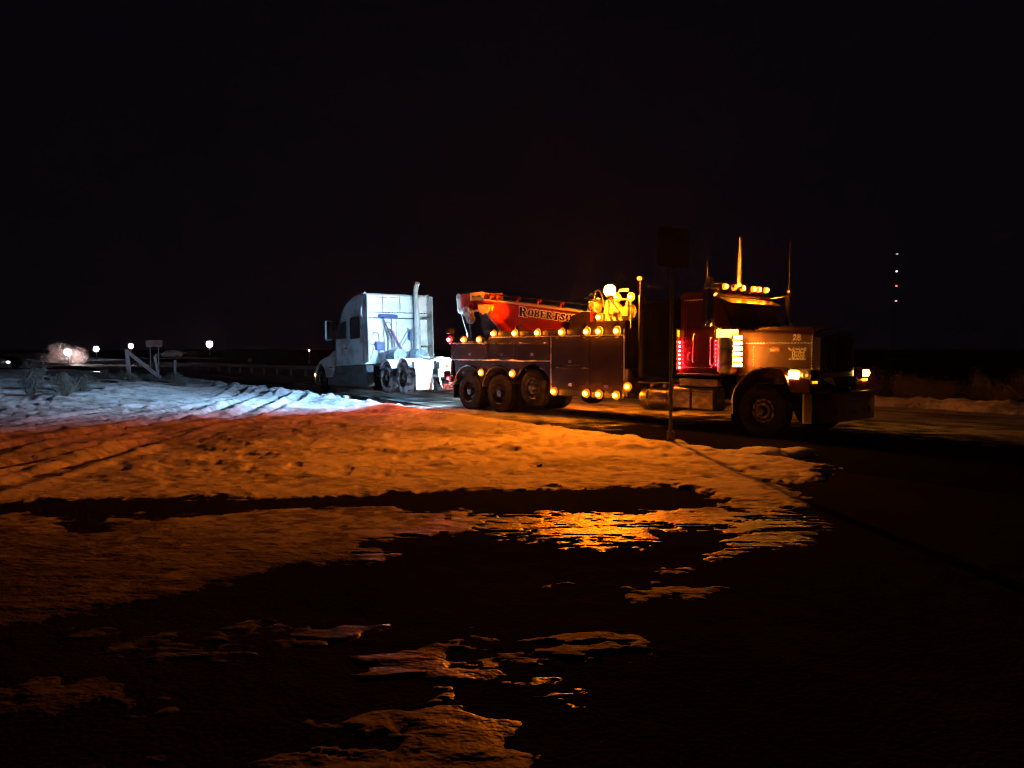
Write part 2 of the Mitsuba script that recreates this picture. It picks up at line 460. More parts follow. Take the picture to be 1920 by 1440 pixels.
BARE = [[(-5.95, 8.51), (-5.67, 8.72), (-5.17, 8.81), (-4.71, 8.87), (-3.96, 9.0), (-3.01, 8.97), (-2.28, 9.07), (-1.68, 9.24), (-0.85, 9.37), (0.26, 9.48), (1.15, 9.66), (1.99, 9.82), (2.34, 9.55), (2.46, 9.13), (2.33, 8.66), (1.87, 8.37), (0.81, 8.29), (-0.35, 8.37), (-1.51, 8.31), (-2.12, 8.43), (-2.76, 8.23), (-3.06, 8.1), (-3.73, 8.07), (-4.24, 7.97), (-5.26, 8.18), (-5.76, 8.23)],
        [(-4.57, 7.92), (-4.49, 8.07), (-4.2, 7.84), (-4.01, 7.53), (-4.09, 7.4), (-4.33, 7.53)],
        [(-3.86, 8.23), (-3.16, 8.37), (-3.02, 8.15), (-3.7, 8.02)],
        [(-1.16, 6.91), (-0.79, 7.06), (-0.3, 7.1), (0.19, 6.91), (0.65, 6.65), (1.03, 6.68), (1.38, 6.91), (1.36, 7.17), (1.6, 7.36), (1.91, 7.36), (1.91, 7.06), (1.76, 6.68), (1.63, 6.37), (1.89, 6.42), (2.32, 6.76), (2.77, 7.06), (3.24, 7.72), (3.14, 8.02), (3.27, 8.66), (3.58, 9.3), (3.3, 10.05), (4.15, 10.26), (4.76, 11.17), (5.47, 12.27), (5.39, 12.9), (6.25, 13.59), (10.93, 11.69), (3.0, 3.16), (1.53, 1.56), (-1.78, 1.56), (-3.5, 3.16), (-4.02, 4.19), (-3.22, 4.75), (-2.77, 5.05), (-2.44, 5.26), (-1.8, 5.82), (-1.69, 6.03), (-1.41, 6.26), (-1.13, 6.18), (-0.73, 6.15), (-0.99, 6.42)]]
SNOW = [[(-0.08, 5.69), (0.41, 5.78), (0.46, 5.65), (0.95, 5.62), (1.1, 5.81), (1.31, 5.65), (1.71, 5.78), (1.89, 5.66), (1.46, 5.47), (1.3, 5.28), (1.1, 5.21), (0.83, 5.15), (0.77, 5.32), (0.88, 5.42), (0.39, 5.5), (-0.04, 5.57)],
        [(-0.75, 4.45), (-0.49, 4.62), (-0.44, 4.75), (-0.2, 4.85), (0.0, 4.77), (0.3, 4.71), (0.62, 4.87), (0.68, 4.74), (0.88, 4.52), (0.73, 4.3), (0.67, 4.2), (0.41, 4.17), (0.26, 4.1), (0.06, 3.97), (-0.03, 4.03), (-0.28, 4.0), (-0.72, 3.93), (-1.11, 3.92), (-0.91, 4.03), (-0.83, 4.19), (-0.73, 4.33)],
        [(0.22, 3.86), (0.39, 3.96), (0.55, 3.89), (0.6, 3.78), (0.47, 3.69), (0.25, 3.58), (0.21, 3.63)],
        [(-1.09, 3.33), (-0.84, 3.48), (-0.65, 3.54), (-0.4, 3.5), (-0.15, 3.56), (0.01, 3.5), (0.05, 3.35), (0.15, 3.32), (0.18, 3.24), (0.15, 3.07), (0.07, 2.61), (-1.42, 2.61), (-1.21, 3.16)],
        [(1.17, 6.06), (1.4, 6.25), (1.42, 6.03), (1.21, 5.92)],
        [(-0.54, 3.83), (-0.3, 3.84), (-0.29, 3.8), (-0.5, 3.75)],
        [(-0.94, 5.15), (-0.66, 5.18), (-0.61, 5.1), (-0.89, 5.08)],
        [(-2.27, 4.66), (-1.88, 4.95), (-1.75, 4.77), (-1.29, 4.58), (-1.04, 4.59), (-0.99, 4.53), (-1.3, 4.37), (-1.58, 4.22), (-2.06, 4.12), (-2.54, 4.19), (-2.39, 4.45)],
        [(-3.21, 3.92), (-2.42, 3.98), (-1.8, 3.86), (-0.97, 3.8), (-0.83, 3.68), (-1.16, 3.57), (-1.68, 3.6), (-2.43, 3.57), (-2.98, 3.63)]]
RUTS = [[(-10.7, 13.23), (-11.2, 16.76), (-11.12, 19.33), (-10.67, 23.25), (-9.97, 26.41), (-11.37, 32.11), (-14.15, 41.61)],
        [(-9.69, 11.97), (-10.31, 15.43), (-9.91, 17.96), (-9.28, 21.29), (-9.43, 25.61), (-10.7, 30.93), (-12.94, 39.66)],
        [(-8.14, 10.05), (-8.6, 13.82), (-8.19, 16.99), (-8.02, 20.6), (-8.81, 24.61), (-10.07, 30.2), (-11.66, 37.32)],
        [(-9.04, 11.17), (-8.61, 14.37), (-8.29, 17.7), (-8.0, 19.94), (-8.59, 23.91), (-9.41, 28.82), (-10.52, 35.24)],
        [(-7.59, 10.26), (-7.28, 12.9), (-7.12, 15.91), (-6.93, 18.9), (-7.65, 23.91), (-8.31, 28.82)],
        [(-6.45, 9.13), (-6.5, 12.27), (-6.83, 16.54), (-6.63, 19.33), (-7.1, 24.61), (-7.41, 28.82)]]


def noise2(x, y, s, o=3, seed=0):
    return meshkit.fbm(np.stack([x * s, y * s, np.zeros_like(x)], -1), o, seed)


def soft_inside(polys, x, y, w):
    """1 well inside, 0 well outside, soft over w metres"""
    out = np.zeros(x.shape)
    for poly in polys:
        P = Polygon(poly).buffer(0)
        b = P.buffer(w)
        x0, y0, x1, y1 = b.bounds
        near = (x >= x0) & (x <= x1) & (y >= y0) & (y <= y1)
        pts = shapely.points(x[near], y[near])
        d = shapely.distance(pts, P.boundary)
        d = np.where(shapely.contains_xy(P, x[near], y[near]), d, -d)
        out[near] = np.maximum(out[near], np.clip(0.5 + d / (2 * w), 0, 1))
    return out


def sstep(a, b, x):
    t = np.clip((x - a) / (b - a), 0, 1)
    return t * t * (3 - 2 * t)


def snow_depth(x, y):
    """height of the snow's top above the asphalt; below zero where the asphalt is bare"""
    x, y = np.broadcast_arrays(np.asarray(x, float), np.asarray(y, float))
    s, t = road_st(x, y)
    wob = noise2(x, y, 1.3, 4, 3) - 0.5
    wob2 = noise2(x, y, 6.0, 3, 5) - 0.5
    wx = x + 0.30 * (noise2(x, y, 2.2, 3, 11) - 0.5) + 0.10 * (noise2(x, y, 9.0, 2, 13) - 0.5)
    wy = y + 0.34 * (noise2(x, y, 2.2, 3, 17) - 0.5) + 0.12 * (noise2(x, y, 9.0, 2, 19) - 0.5)
    m = 1 - soft_inside(BARE, wx, wy, 0.26)
    m = np.maximum(m, 0.72 * soft_inside(SNOW, wx, wy, 0.16))
    # the lot's snow stops at the road; a snowbank lies along the far side, a strip of it between the lanes
    lot = sstep(0.10, -0.25, t + 0.35 * wob)
    far = sstep(ROAD_W - 0.4, ROAD_W + 0.2, t + 0.8 * wob)
    lane = sstep(0.55, 0.0, np.abs(t - 3.0 + 0.5 * wob)) * sstep(13, 17, s)
    rip = np.abs(noise2(x, y * 4.6, 1.5, 4, 53) - 0.5) * 2
    m = m - (0.12 + 0.43 * sstep(-2.2, -0.4, x)) * sstep(0.16, 0.02, rip) * sstep(9.2, 8.2, y)
    # faint streaks of old ice over the bare lot at the lower left
    zone = soft_inside([[(-5.0, 4.9), (-1.2, 5.0), (0.2, 4.5), (0.3, 2.4), (-3.0, 2.2), (-5.0, 3.2)]], x, y, 0.6)
    m = np.maximum(m, 0.66 * zone * sstep(0.47, 0.60, noise2(x, y * 2.6, 0.9, 4, 51)))
    m = m * np.maximum(np.maximum(lot, far * sstep(ROAD_W + 5.5, ROAD_W + 2.5, t + wob)), lane)
    h = 0.05 + 0.045 * wob + 0.018 * wob2 + 0.014 * (noise2(x, y, 14.0, 3, 7) - 0.5)
    dents = np.clip(0.44 - noise2(x, y, 3.4, 2, 47), 0, 1) * sstep(9, 11, y)                       # footprints and kicked hollows
    h = np.maximum(h - 0.22 * dents, 0.022 * sstep(9, 11, y))
    # hummocks and kicked-up clods on the lot
    hum = np.clip(noise2(x, y, 1.9, 3, 23) - 0.52, 0, 1)
    h = h + 0.16 * hum
    # the ploughed ridge along the near road edge
    d = t + 0.75 + 0.25 * wob
    lump = noise2(x, y, 2.6, 3, 29)
    ridge = np.exp(-(d / 0.55) ** 2) * (0.04 + (0.15 * lump ** 2 + 0.05 * noise2(x, y, 7.0, 2, 43)) * sstep(4, 14, s) + 0.06 * lump)
    h = h + ridge
    hf = np.exp(-((t - ROAD_W - 0.8) / 0.7) ** 2) * (0.10 + 0.25 * lump)
    h = h + hf
    # refrozen ripples of the walked-on ice, across the way in
    h = h + (0.03 + 0.045 * sstep(-2.2, -0.4, x)) * (0.45 - rip) * sstep(10.5, 8.0, y)
    # wheel ruts that swing off the road into the lot
    for k, r in enumerate(RUTS):
        c = curve([(a, b) for a, b in r], 60)
        c2 = c[:, :2]
        near = (x < c2[:, 0].max() + 1) & (x > c2[:, 0].min() - 1) & (y > c2[:, 1].min() - 1)
        dist = np.full(x.shape, 9.0)
        if near.any():
            dist[near] = shapely.distance(shapely.points(x[near], y[near]), LineString(c2))
        deep = (0.055, 0.05, 0.05, 0.085, 0.06, 0.05)[k]
        rough = 0.6 + 0.8 * noise2(x, y, 1.5, 2, 41 + k)
        h = h - deep * rough * np.exp(-(dist / 0.17) ** 4) + 0.05 * rough * np.exp(-((dist - 0.36) / 0.13) ** 2)
    # bank on the left where the brush grows
    bank = sstep(-10, -15, x) * sstep(16, 24, y) * sstep(-1.2, -5, t)
    h = h + bank * (0.10 + 0.30 * noise2(x, y, 0.5, 3, 31))
    rag = 0.9 * wob2 + 0.9 * wob + 0.45 * (noise2(x, y * 1.6, 9.0, 3, 37) - 0.5)
    k = sstep(0.22, 0.85, m + rag * (3.2 * m * (1 - m) + 0.04))
    thin = 0.15 + 0.85 * sstep(7.5, 13.0, y)                          # the lot is worn thin where people walk
    return -0.012 + k * (0.012 + np.maximum(h * thin, 0.003))


def snow_sheet():
    rows = [2.3]
    while rows[-1] < 62:
        r = rows[-1]
        rows.append(r + min(max(0.018, 0.62 * r * r / 1350.0), 0.20 if r < 45 else 0.6))
    rows = np.array(rows)
    ang = np.radians(np.linspace(-57, 48, 1050))
    R, A = np.meshgrid(rows, ang, indexing='ij')
    x, y = R * np.sin(A), R * np.cos(A)
    z = snow_depth(x.ravel(), y.ravel())
    n, m = R.shape
    i = np.arange(n * m).reshape(n, m)
    f = np.vstack([np.stack([i[:-1, :-1], i[:-1, 1:], i[1:, 1:]], -1).reshape(-1, 3), np.stack([i[:-1, :-1], i[1:, 1:], i[1:, :-1]], -1).reshape(-1, 3)])
    f = f[:, ::-1]
    v = np.stack([x.ravel(), y.ravel(), z], 1)
    keep = (z[f] > -0.008).any(1)
    f = f[keep]
    use = np.unique(f)
    back = np.full(len(v), -1)
    back[use] = np.arange(len(use))
    return v[use], back[f]


k = key_for('snow_cover')
scene[k] = mikit.ply(snow_sheet(), 'snow_surface', smooth=True)
labels[k] = {'label': 'rutted trodden snow and ice over the lot beside the road', 'category': 'snow', 'kind': 'structure'}


def drop(x, y):
    return float(max(0.0, snow_depth(np.array([x]), np.array([y]))[0]))

# ------------------------------------------------------------------ the tow truck
TOW = Place((4.91, 15.16), -49)
tow = thing('tow_truck', 'heavy black and red tow truck with amber lamps and raised boom', 'tow truck')


def P(part, mesh, bsdf, smooth=30, **k):
    return obj(f'{tow}__{part}', mesh, bsdf, TOW, smooth, **k)


def wheel(holder, place, c, side, r=0.525, width=0.30, dual=False, rim_mat='dirty_rim', name='wheel', tyre_mat='rubber'):
    """side: +1 looks to +y, -1 to -y; c: middle of the outer face"""
    k = key_for(f'{holder}__{name}')
    ax = np.array([0, side, 0.0])
    ri = r * 0.55
    w = width
    tread = [(r * 0.985, -0.06), (r, -0.075)]
    for g in range(4):
        h0 = -0.075 - (w - 0.15) * (g + 0.4) / 4
        tread += [(r, h0), (r - 0.014, h0 - 0.004), (r - 0.014, h0 - 0.016), (r, h0 - 0.020)]
    tread += [(r, -w + 0.075), (r * 0.985, -w + 0.06)]
    prof = [(ri, -0.03), (ri + 0.02, -0.006), (r * 0.72, 0.0), (r * 0.86, -0.012), (r * 0.95, -0.036)] + tread + [(r * 0.9, -w + 0.02), (ri + 0.02, -w + 0.01), (ri, -w + 0.03)]
    body = [lathe(prof[::-1], c, ax, 40)]
    if dual:
        body.append(lathe(prof[::-1], np.asarray(c) - ax * (w + 0.05), ax, 32))
    lugs = []
    for q in range(40):                                            # shoulder blocks
        a = q * math.pi / 20
        d = np.array([math.cos(a), 0, math.sin(a)])
        lugs.append(hull([np.asarray(c) + ax * (-0.045 + y) + d * (r * k2) + np.cross(d, [0, 1, 0]) * tt for y in (-0.03, 0.012) for k2 in (0.955, 0.992) for tt in (-0.024, 0.024)]))
    obj(f'{k}__tyre', body + lugs, tyre_mat, place)
    rimp = [(0.07, -0.045), (0.16, -0.05), (0.21, -0.085), (0.235, -0.085), (ri - 0.035, -0.06), (ri - 0.02, -0.02), (ri + 0.008, 0.002), (ri + 0.012, -0.02), (ri, -0.08), (ri - 0.02, -0.2), (0.02, -0.2)]
    if dual:
        rimp = [(0.10, -0.02), (0.11, -0.15), (0.2, -0.17), (0.235, -0.16), (ri - 0.03, -0.13), (ri - 0.015, -0.02), (ri + 0.008, 0.002), (ri + 0.012, -0.02), (ri, -0.12), (ri - 0.02, -0.25), (0.02, -0.25)]
    obj(f'{k}__rim', lathe(rimp[::-1], c, ax, 36), rim_mat, place)
    nuts, holes = [], []
    yn, yh = (-0.16, -0.142) if dual else (-0.062, -0.072)
    for q in range(10):
        a = (q + 0.5) * math.pi / 5
        d = np.array([math.cos(a), 0, math.sin(a)])
        p0 = np.asarray(c) + d * 0.167 + ax * yn
        nuts.append(cone(p0, p0 + ax * 0.045, 0.018, 0.016, 6))
        a = q * math.pi / 5
        d = np.array([math.cos(a), 0, math.sin(a)])
        p0 = np.asarray(c) + d * (ri - 0.052) + ax * yh
        holes.append(cone(p0, p0 + ax * 0.01, 0.026, 0.026, 10))
    obj(f'{k}__lug_nut', nuts, rim_mat, place, kind='stuff')
    obj(f'{k}__hand_hole', holes, 'black_plastic', place, kind='stuff')
    hub = [(0.105, -0.05), (0.10, 0.03), (0.085, 0.055), (0.03, 0.065), (0.001, 0.066)] if not dual else [(0.11, -0.16), (0.10, -0.03), (0.09, -0.02), (0.001, -0.015)]
    obj(f'{k}__hub_cap', lathe(hub, c, ax, 20), rim_mat, place)
    return k


W = 2.5
# chassis
P('chassis_rail', box(-10.2, 1.0, 0.78, 0.88, 0.66, 0.98), 'dark_steel')
P('chassis_rail', box(-10.2, 1.0, 1.62, 1.72, 0.66, 0.98), 'dark_steel')
P('axle', cone((0, 0.3, 0.53), (0, 2.2, 0.53), 0.07, 0.07), 'dark_steel')
for X, Z in ((-6.69, 0.70), (-8.08, 0.53), (-9.43, 0.53)):
    P('axle', cone((X, 0.4, Z), (X, 2.1, Z), 0.10, 0.10), 'dark_steel')
for side, Y in ((-1, 0.02), (1, W - 0.02)):
    wheel(tow, TOW, (0.0, Y, 0.53), side, 0.53, 0.34)
    wheel(tow, TOW, (-6.69, Y, 0.72), side, 0.50, 0.34)
    wheel(tow, TOW, (-8.08, Y, 0.525), side, 0.525, 0.28, True)
    wheel(tow, TOW, (-9.43, Y, 0.525), side, 0.525, 0.28, True)

# bumper, grille, hood
plan = [(0.98, -0.12), (1.10, -0.06), (1.22, 0.30), (1.27, 0.7), (1.27, 1.8), (1.22, 2.2), (1.10, 2.56), (0.98, 2.62), (0.94, 2.62), (1.06, 2.2), (1.16, 1.8), (1.16, 0.7), (1.06, 0.3), (0.94, -0.12)]
P('front_bumper', prism(plan, 0.36, 0.92, 'z'), 'bumper_chrome', 20)
P('bumper_brace', [box(0.9, 1.17, 0.8, 0.95, 0.5, 0.8), box(0.9, 1.17, 1.55, 1.7, 0.5, 0.8)], 'dark_steel')
P('licence_plate', box(1.272, 1.28, 1.09, 1.41, 0.55, 0.71, 0.004), 'decal_white')
for Y in (0.55, 1.95):
    P('fog_lamp', lathe([(0.001, 0.0), (0.07, -0.005), (0.085, -0.03), (0.09, -0.06), (0.06, -0.08), (0.001, -0.085)][::-1], (1.27, Y, 0.55), (1, 0, 0), 18), 'dark_lens')


def hood_section(x, zt, crown, y0=0.55, y1=1.95):
    n = 13
    ys = np.linspace(y0 + 0.07, y1 - 0.07, n)
    top = [(y, zt + 0.02 + crown * math.sin(math.pi * (y - y0) / (y1 - y0)) ** 1.2) for y in ys]
    L = [(y0, 1.18), (y0, 1.5), (y0, 1.8), (y0, zt - 0.06), (y0 + 0.022, zt - 0.015)] + top + [(y1 - 0.022, zt - 0.015), (y1, zt - 0.06), (y1, 1.8), (y1, 1.5), (y1, 1.18)]
    return [(x, y, z) for y, z in L]


secs = [hood_section(x, z, c) for x, z, c in ((-0.86, 2.15, 0.07), (-0.3, 2.13, 0.075), (0.3, 2.10, 0.085), (0.78, 2.07, 0.09))]
n = len(secs[0])
V = np.array(secs).reshape(-1, 3)
F = []
for a in range(len(secs) - 1):
    for b in range(n - 1):
        i0, i1, j0, j1 = a * n + b, a * n + b + 1, (a + 1) * n + b, (a + 1) * n + b + 1
        F += [[i0, j0, j1], [i0, j1, i1]]
P('hood', trimesh.Trimesh(V, np.array(F), process=False), 'hood_paint', 35)
P('hood_seam', [box(-0.80, 0.76, 0.538, 0.549, 1.862, 1.872, 0.002), box(-0.80, 0.76, 1.951, 1.962, 1.862, 1.872, 0.002)], 'dull_chrome')
riv = [lathe([(0.009, 0), (0.008, 0.004), (0.001, 0.007)], (x, 0.548, 1.885), (0, -1, 0), 8) for x in np.arange(-0.68, 0.77, 0.068)]
riv += [lathe([(0.009, 0), (0.008, 0.004), (0.001, 0.007)], (-0.5, 0.548, z), (0, -1, 0), 8) for z in np.arange(1.42, 1.85, 0.062)]
riv += [lathe([(0.009, 0), (0.008, 0.004), (0.001, 0.007)], (0.768, 0.546, z), (0, -1, 0), 8) for z in np.arange(1.33, 2.0, 0.055)]
P('hood_rivet', riv, 'chrome', kind='stuff')
sh = [(0.55, 1.20), (0.55, 1.98)] + [(y, 2.06 + 0.09 * math.sin(math.pi * (y - 0.55) / 1.4)) for y in np.linspace(0.6, 1.9, 9)] + [(1.95, 1.98), (1.95, 1.20)]
shp = Polygon(sh)
P('grille_surround', prism(shp.difference(shp.buffer(-0.10)), 0.79, 0.93, 'x'), 'chrome', 25)
P('grille_mesh', prism(shp.buffer(-0.095), 0.80, 0.84, 'x'), 'black_plastic')
for q in range(11):
    y = 0.70 + q * 0.11
    P('grille_bar', box(0.84, 0.872, y - 0.012, y + 0.012, 1.32, 1.99, 0.005), 'dark_steel')
P('hood_ornament', [hull([(0.62, 1.22, 2.17), (0.62, 1.28, 2.17), (0.9, 1.245, 2.17), (0.9, 1.255, 2.17), (0.70, 1.245, 2.22), (0.70, 1.255, 2.22)]), box(0.55, 0.62, 0.9, 1.6, 2.168, 2.178, 0.004)], 'chrome')

# lettering on the hood
o = (0.0, 0.548, 0.0)
up = (0, 0, 1)


def hood_text(shapes, x, z):
    return decal(unary_union([affinity.translate(g, x, z) for g in shapes]), ((0, 0.5475, 0), (1, 0, 0), (0, 0, 1)), 0.002)


g28, w28 = word('28', 0.125)
P('fleet_number', hood_text(g28, 0.36, 1.925), 'decal_orange', label='number 28 in pale slab figures', )
gh, wh = word('HUSS', 0.125, None, 0.02)
P('name_lettering', hood_text([affinity.scale(g, 0.72, 1, origin=(0, 0)) for g in gh], 0.34, 1.585), 'decal_orange', label='HUSS in pale slab capitals')
xs = np.linspace(0, 0.36, 90)
script = LineString(np.stack([xs, 0.018 * np.sin(xs * 95) + 0.012 * np.sin(xs * 41 + 1)], 1)).buffer(0.0075)
script = unary_union([script, LineString([(0.0, 0.045), (0.02, 0.0), (0.05, 0.0)]).buffer(0.008), LineString([(0.10, 0.0), (0.11, 0.055)]).buffer(0.007), LineString([(0.22, 0.0), (0.235, 0.05)]).buffer(0.007), ring(0.35, 0.005, 0.028, 0.034, 0.012, 0.012)])
P('script_lettering', hood_text([script], 0.27, 1.745), 'decal_orange', label='flowing pale script above the capitals')
P('small_lettering', hood_text([sbox(a, 0, a + w_, 0.03) for a, w_ in zip(np.arange(0, 0.36, 0.03), (0.024, 0.02, 0.026, 0.022, 0.018, 0.026, 0.024, 0.02, 0.024, 0.026, 0.02, 0.022))], 0.28, 1.545), 'decal_orange', label='row of tiny pale letters under the capitals')
oval = affinity.scale(Point(0, 0).buffer(1, 24), 0.125, 0.058)
P('maker_badge', [decal(affinity.translate(oval, -0.03, 1.74), ((0, 0.5475, 0), (1, 0, 0), (0, 0, 1)), 0.006)], 'badge_red')
P('maker_badge_rim', decal(affinity.translate(oval.difference(affinity.scale(oval, 0.88, 0.80)), -0.03, 1.74), ((0, 0.543, 0), (1, 0, 0), (0, 0, 1)), 0.006), 'chrome')
t = meshkit.text_mesh('Peterbilt', 0.042, 0.004, True)
t.apply_translation([-t.bounds.mean(0)[0], -t.bounds.mean(0)[1], 0])
v = t.vertices.copy()
t.vertices = np.stack([-0.03 + v[:, 0] * 0.85, 0.5405 - v[:, 2], 1.74 + v[:, 1] + 0.15 * v[:, 0]], 1)
P('badge_lettering', t, 'decal_white', False)

# front mudguards
for y0, y1, s in ((0.0, 0.62, 1), (1.88, 2.5, -1)):
    prof = [(-0.66, 0.44), (-0.655, 0.80), (-0.58, 1.0), (-0.42, 1.20), (-0.2, 1.345), (0.0, 1.40), (0.2, 1.405), (0.42, 1.35), (0.56, 1.27), (0.98, 1.18), (1.02, 0.93), (0.62, 0.93), (0.57, 1.06), (0.48, 1.20), (0.33, 1.31), (0.15, 1.35), (0.0, 1.345), (-0.18, 1.295), (-0.38, 1.16), (-0.54, 0.98), (-0.615, 0.79), (-0.62, 0.44)]
    P('front_mudguard', prism(prof, y0 + 0.012, y1), 'cab_paint', 40)
    ye = 0.004 if s > 0 else 2.496
    P('mudguard_trim', tube([(x, ye, z) for x, z in curve([(-0.64, 0.44), (-0.637, 0.80), (-0.56, 0.99), (-0.4, 1.18), (-0.19, 1.32), (0.0, 1.372), (0.17, 1.38), (0.4, 1.325), (0.53, 1.22), (0.60, 1.05)], 40)], 0.014, 8), 'chrome')
    yc = 0.21 if s > 0 else 2.29
    P('mudflap', box(-0.70, -0.68, y0 + 0.05, y1 - 0.1, 0.22, 0.62, 0.004), 'black_plastic')
    # headlamp pod
    hk = key_for(f'{tow}__headlamp')
    obj(f'{hk}__housing', hull([(x, yc + dy, z) for x, dy, z in [(0.56, -0.16, 1.17), (0.56, 0.16, 1.17), (0.56, -0.16, 1.36), (0.56, 0.16, 1.36), (1.0, -0.17, 1.15), (1.0, 0.17, 1.15), (1.0, -0.17, 1.36), (1.0, 0.17, 1.36), (0.8, -0.19, 1.13), (0.8, -0.19, 1.38), (0.8, 0.19, 1.13), (0.8, 0.19, 1.38)]]), 'dull_chrome', TOW)
    out = -1 if s > 0 else 1
    obj(f'{hk}__turn_lens', box(0.57, 0.79, min(yc + out * 0.17, yc + out * 0.215), max(yc + out * 0.17, yc + out * 0.215), 1.185, 1.335, 0.015), 'dark_lens', TOW, light=[c * 150 for c in WARM], weight=3)
    obj(f'{hk}__front_lens', prism(sbox(yc - 0.13, 1.18, yc + 0.13, 1.33).buffer(0.015), 1.0, 1.022, 'x'), 'dark_lens', TOW)
    rims = [tube([(0.985 - 0.09 * q, yc + out * 0.195, 1.26 + 0) + np.array([0.05 * math.cos(a), out * 0.01, 0.05 * math.sin(a)]) for a in np.linspace(0, 2 * math.pi, 14, endpoint=False)], 0.008, 6, True) for q in (0, 1)]
    obj(f'{hk}__lens_ring', rims, 'chrome', TOW)
    # amber front lamp of the pod
    obj(f'{hk}__marker_lens', prism(sbox(yc - 0.06, 1.10, yc + 0.10, 1.145), 0.99, 1.012, 'x'), 'dark_lens', TOW, light=[c * (60 if s < 0 else 4) for c in AMBER], weight=1)
obj(f'{tow}__headlamp_001__lit_lens', hull([(1.023, 2.29 + dy, z) for dy, z in ((-0.13, 1.19), (0.13, 1.19), (-0.13, 1.33), (0.13, 1.33))] + [(1.045, 2.29 + dy, z) for dy, z in ((-0.12, 1.2), (0.12, 1.2), (-0.12, 1.32), (0.12, 1.32))]), 'dark_lens', TOW, light=[c * 11 for c in (1.0, 0.5, 0.12)], weight=2)

# cab
cab = [(-2.12, 1.22), (-2.12, 2.90), (-2.0, 2.98), (-1.35, 2.98), (-1.16, 2.90), (-0.84, 2.16), (-0.84, 1.22)]
P('cab_shell', prism(cab, 0.24, 2.26), 'cab_paint', 20)
P('sun_visor', hull([(-1.22, 0.22, 2.86), (-1.22, 2.28, 2.86), (-0.86, 0.24, 2.70), (-0.86, 2.26, 2.70), (-1.22, 0.22, 2.885), (-1.22, 2.28, 2.885), (-0.86, 0.24, 2.72), (-0.86, 2.26, 2.72)]), 'dull_chrome')
for ya, yb in ((0.34, 1.23), (1.27, 2.16)):
    q = [(-0.86, ya, 2.19), (-0.86, yb, 2.19), (-1.08, yb, 2.70), (-1.08, ya, 2.70)]
    nrm = np.array([0.918, 0, 0.396])
    P('windscreen_pane', trimesh.Trimesh(np.array([np.array(v) + nrm * 0.012 for v in q]), [[0, 1, 2], [0, 2, 3]], process=False), 'window_glass', False)
    P('windscreen_gasket', tube([np.array(v) + nrm * 0.012 for v in q], 0.012, 6, True), 'black_plastic')
    P('wiper', tube([(-0.84, (ya + yb) / 2 - 0.1, 2.2), (-0.93, (ya + yb) / 2 + 0.2, 2.42)], 0.008, 5), 'black_plastic')
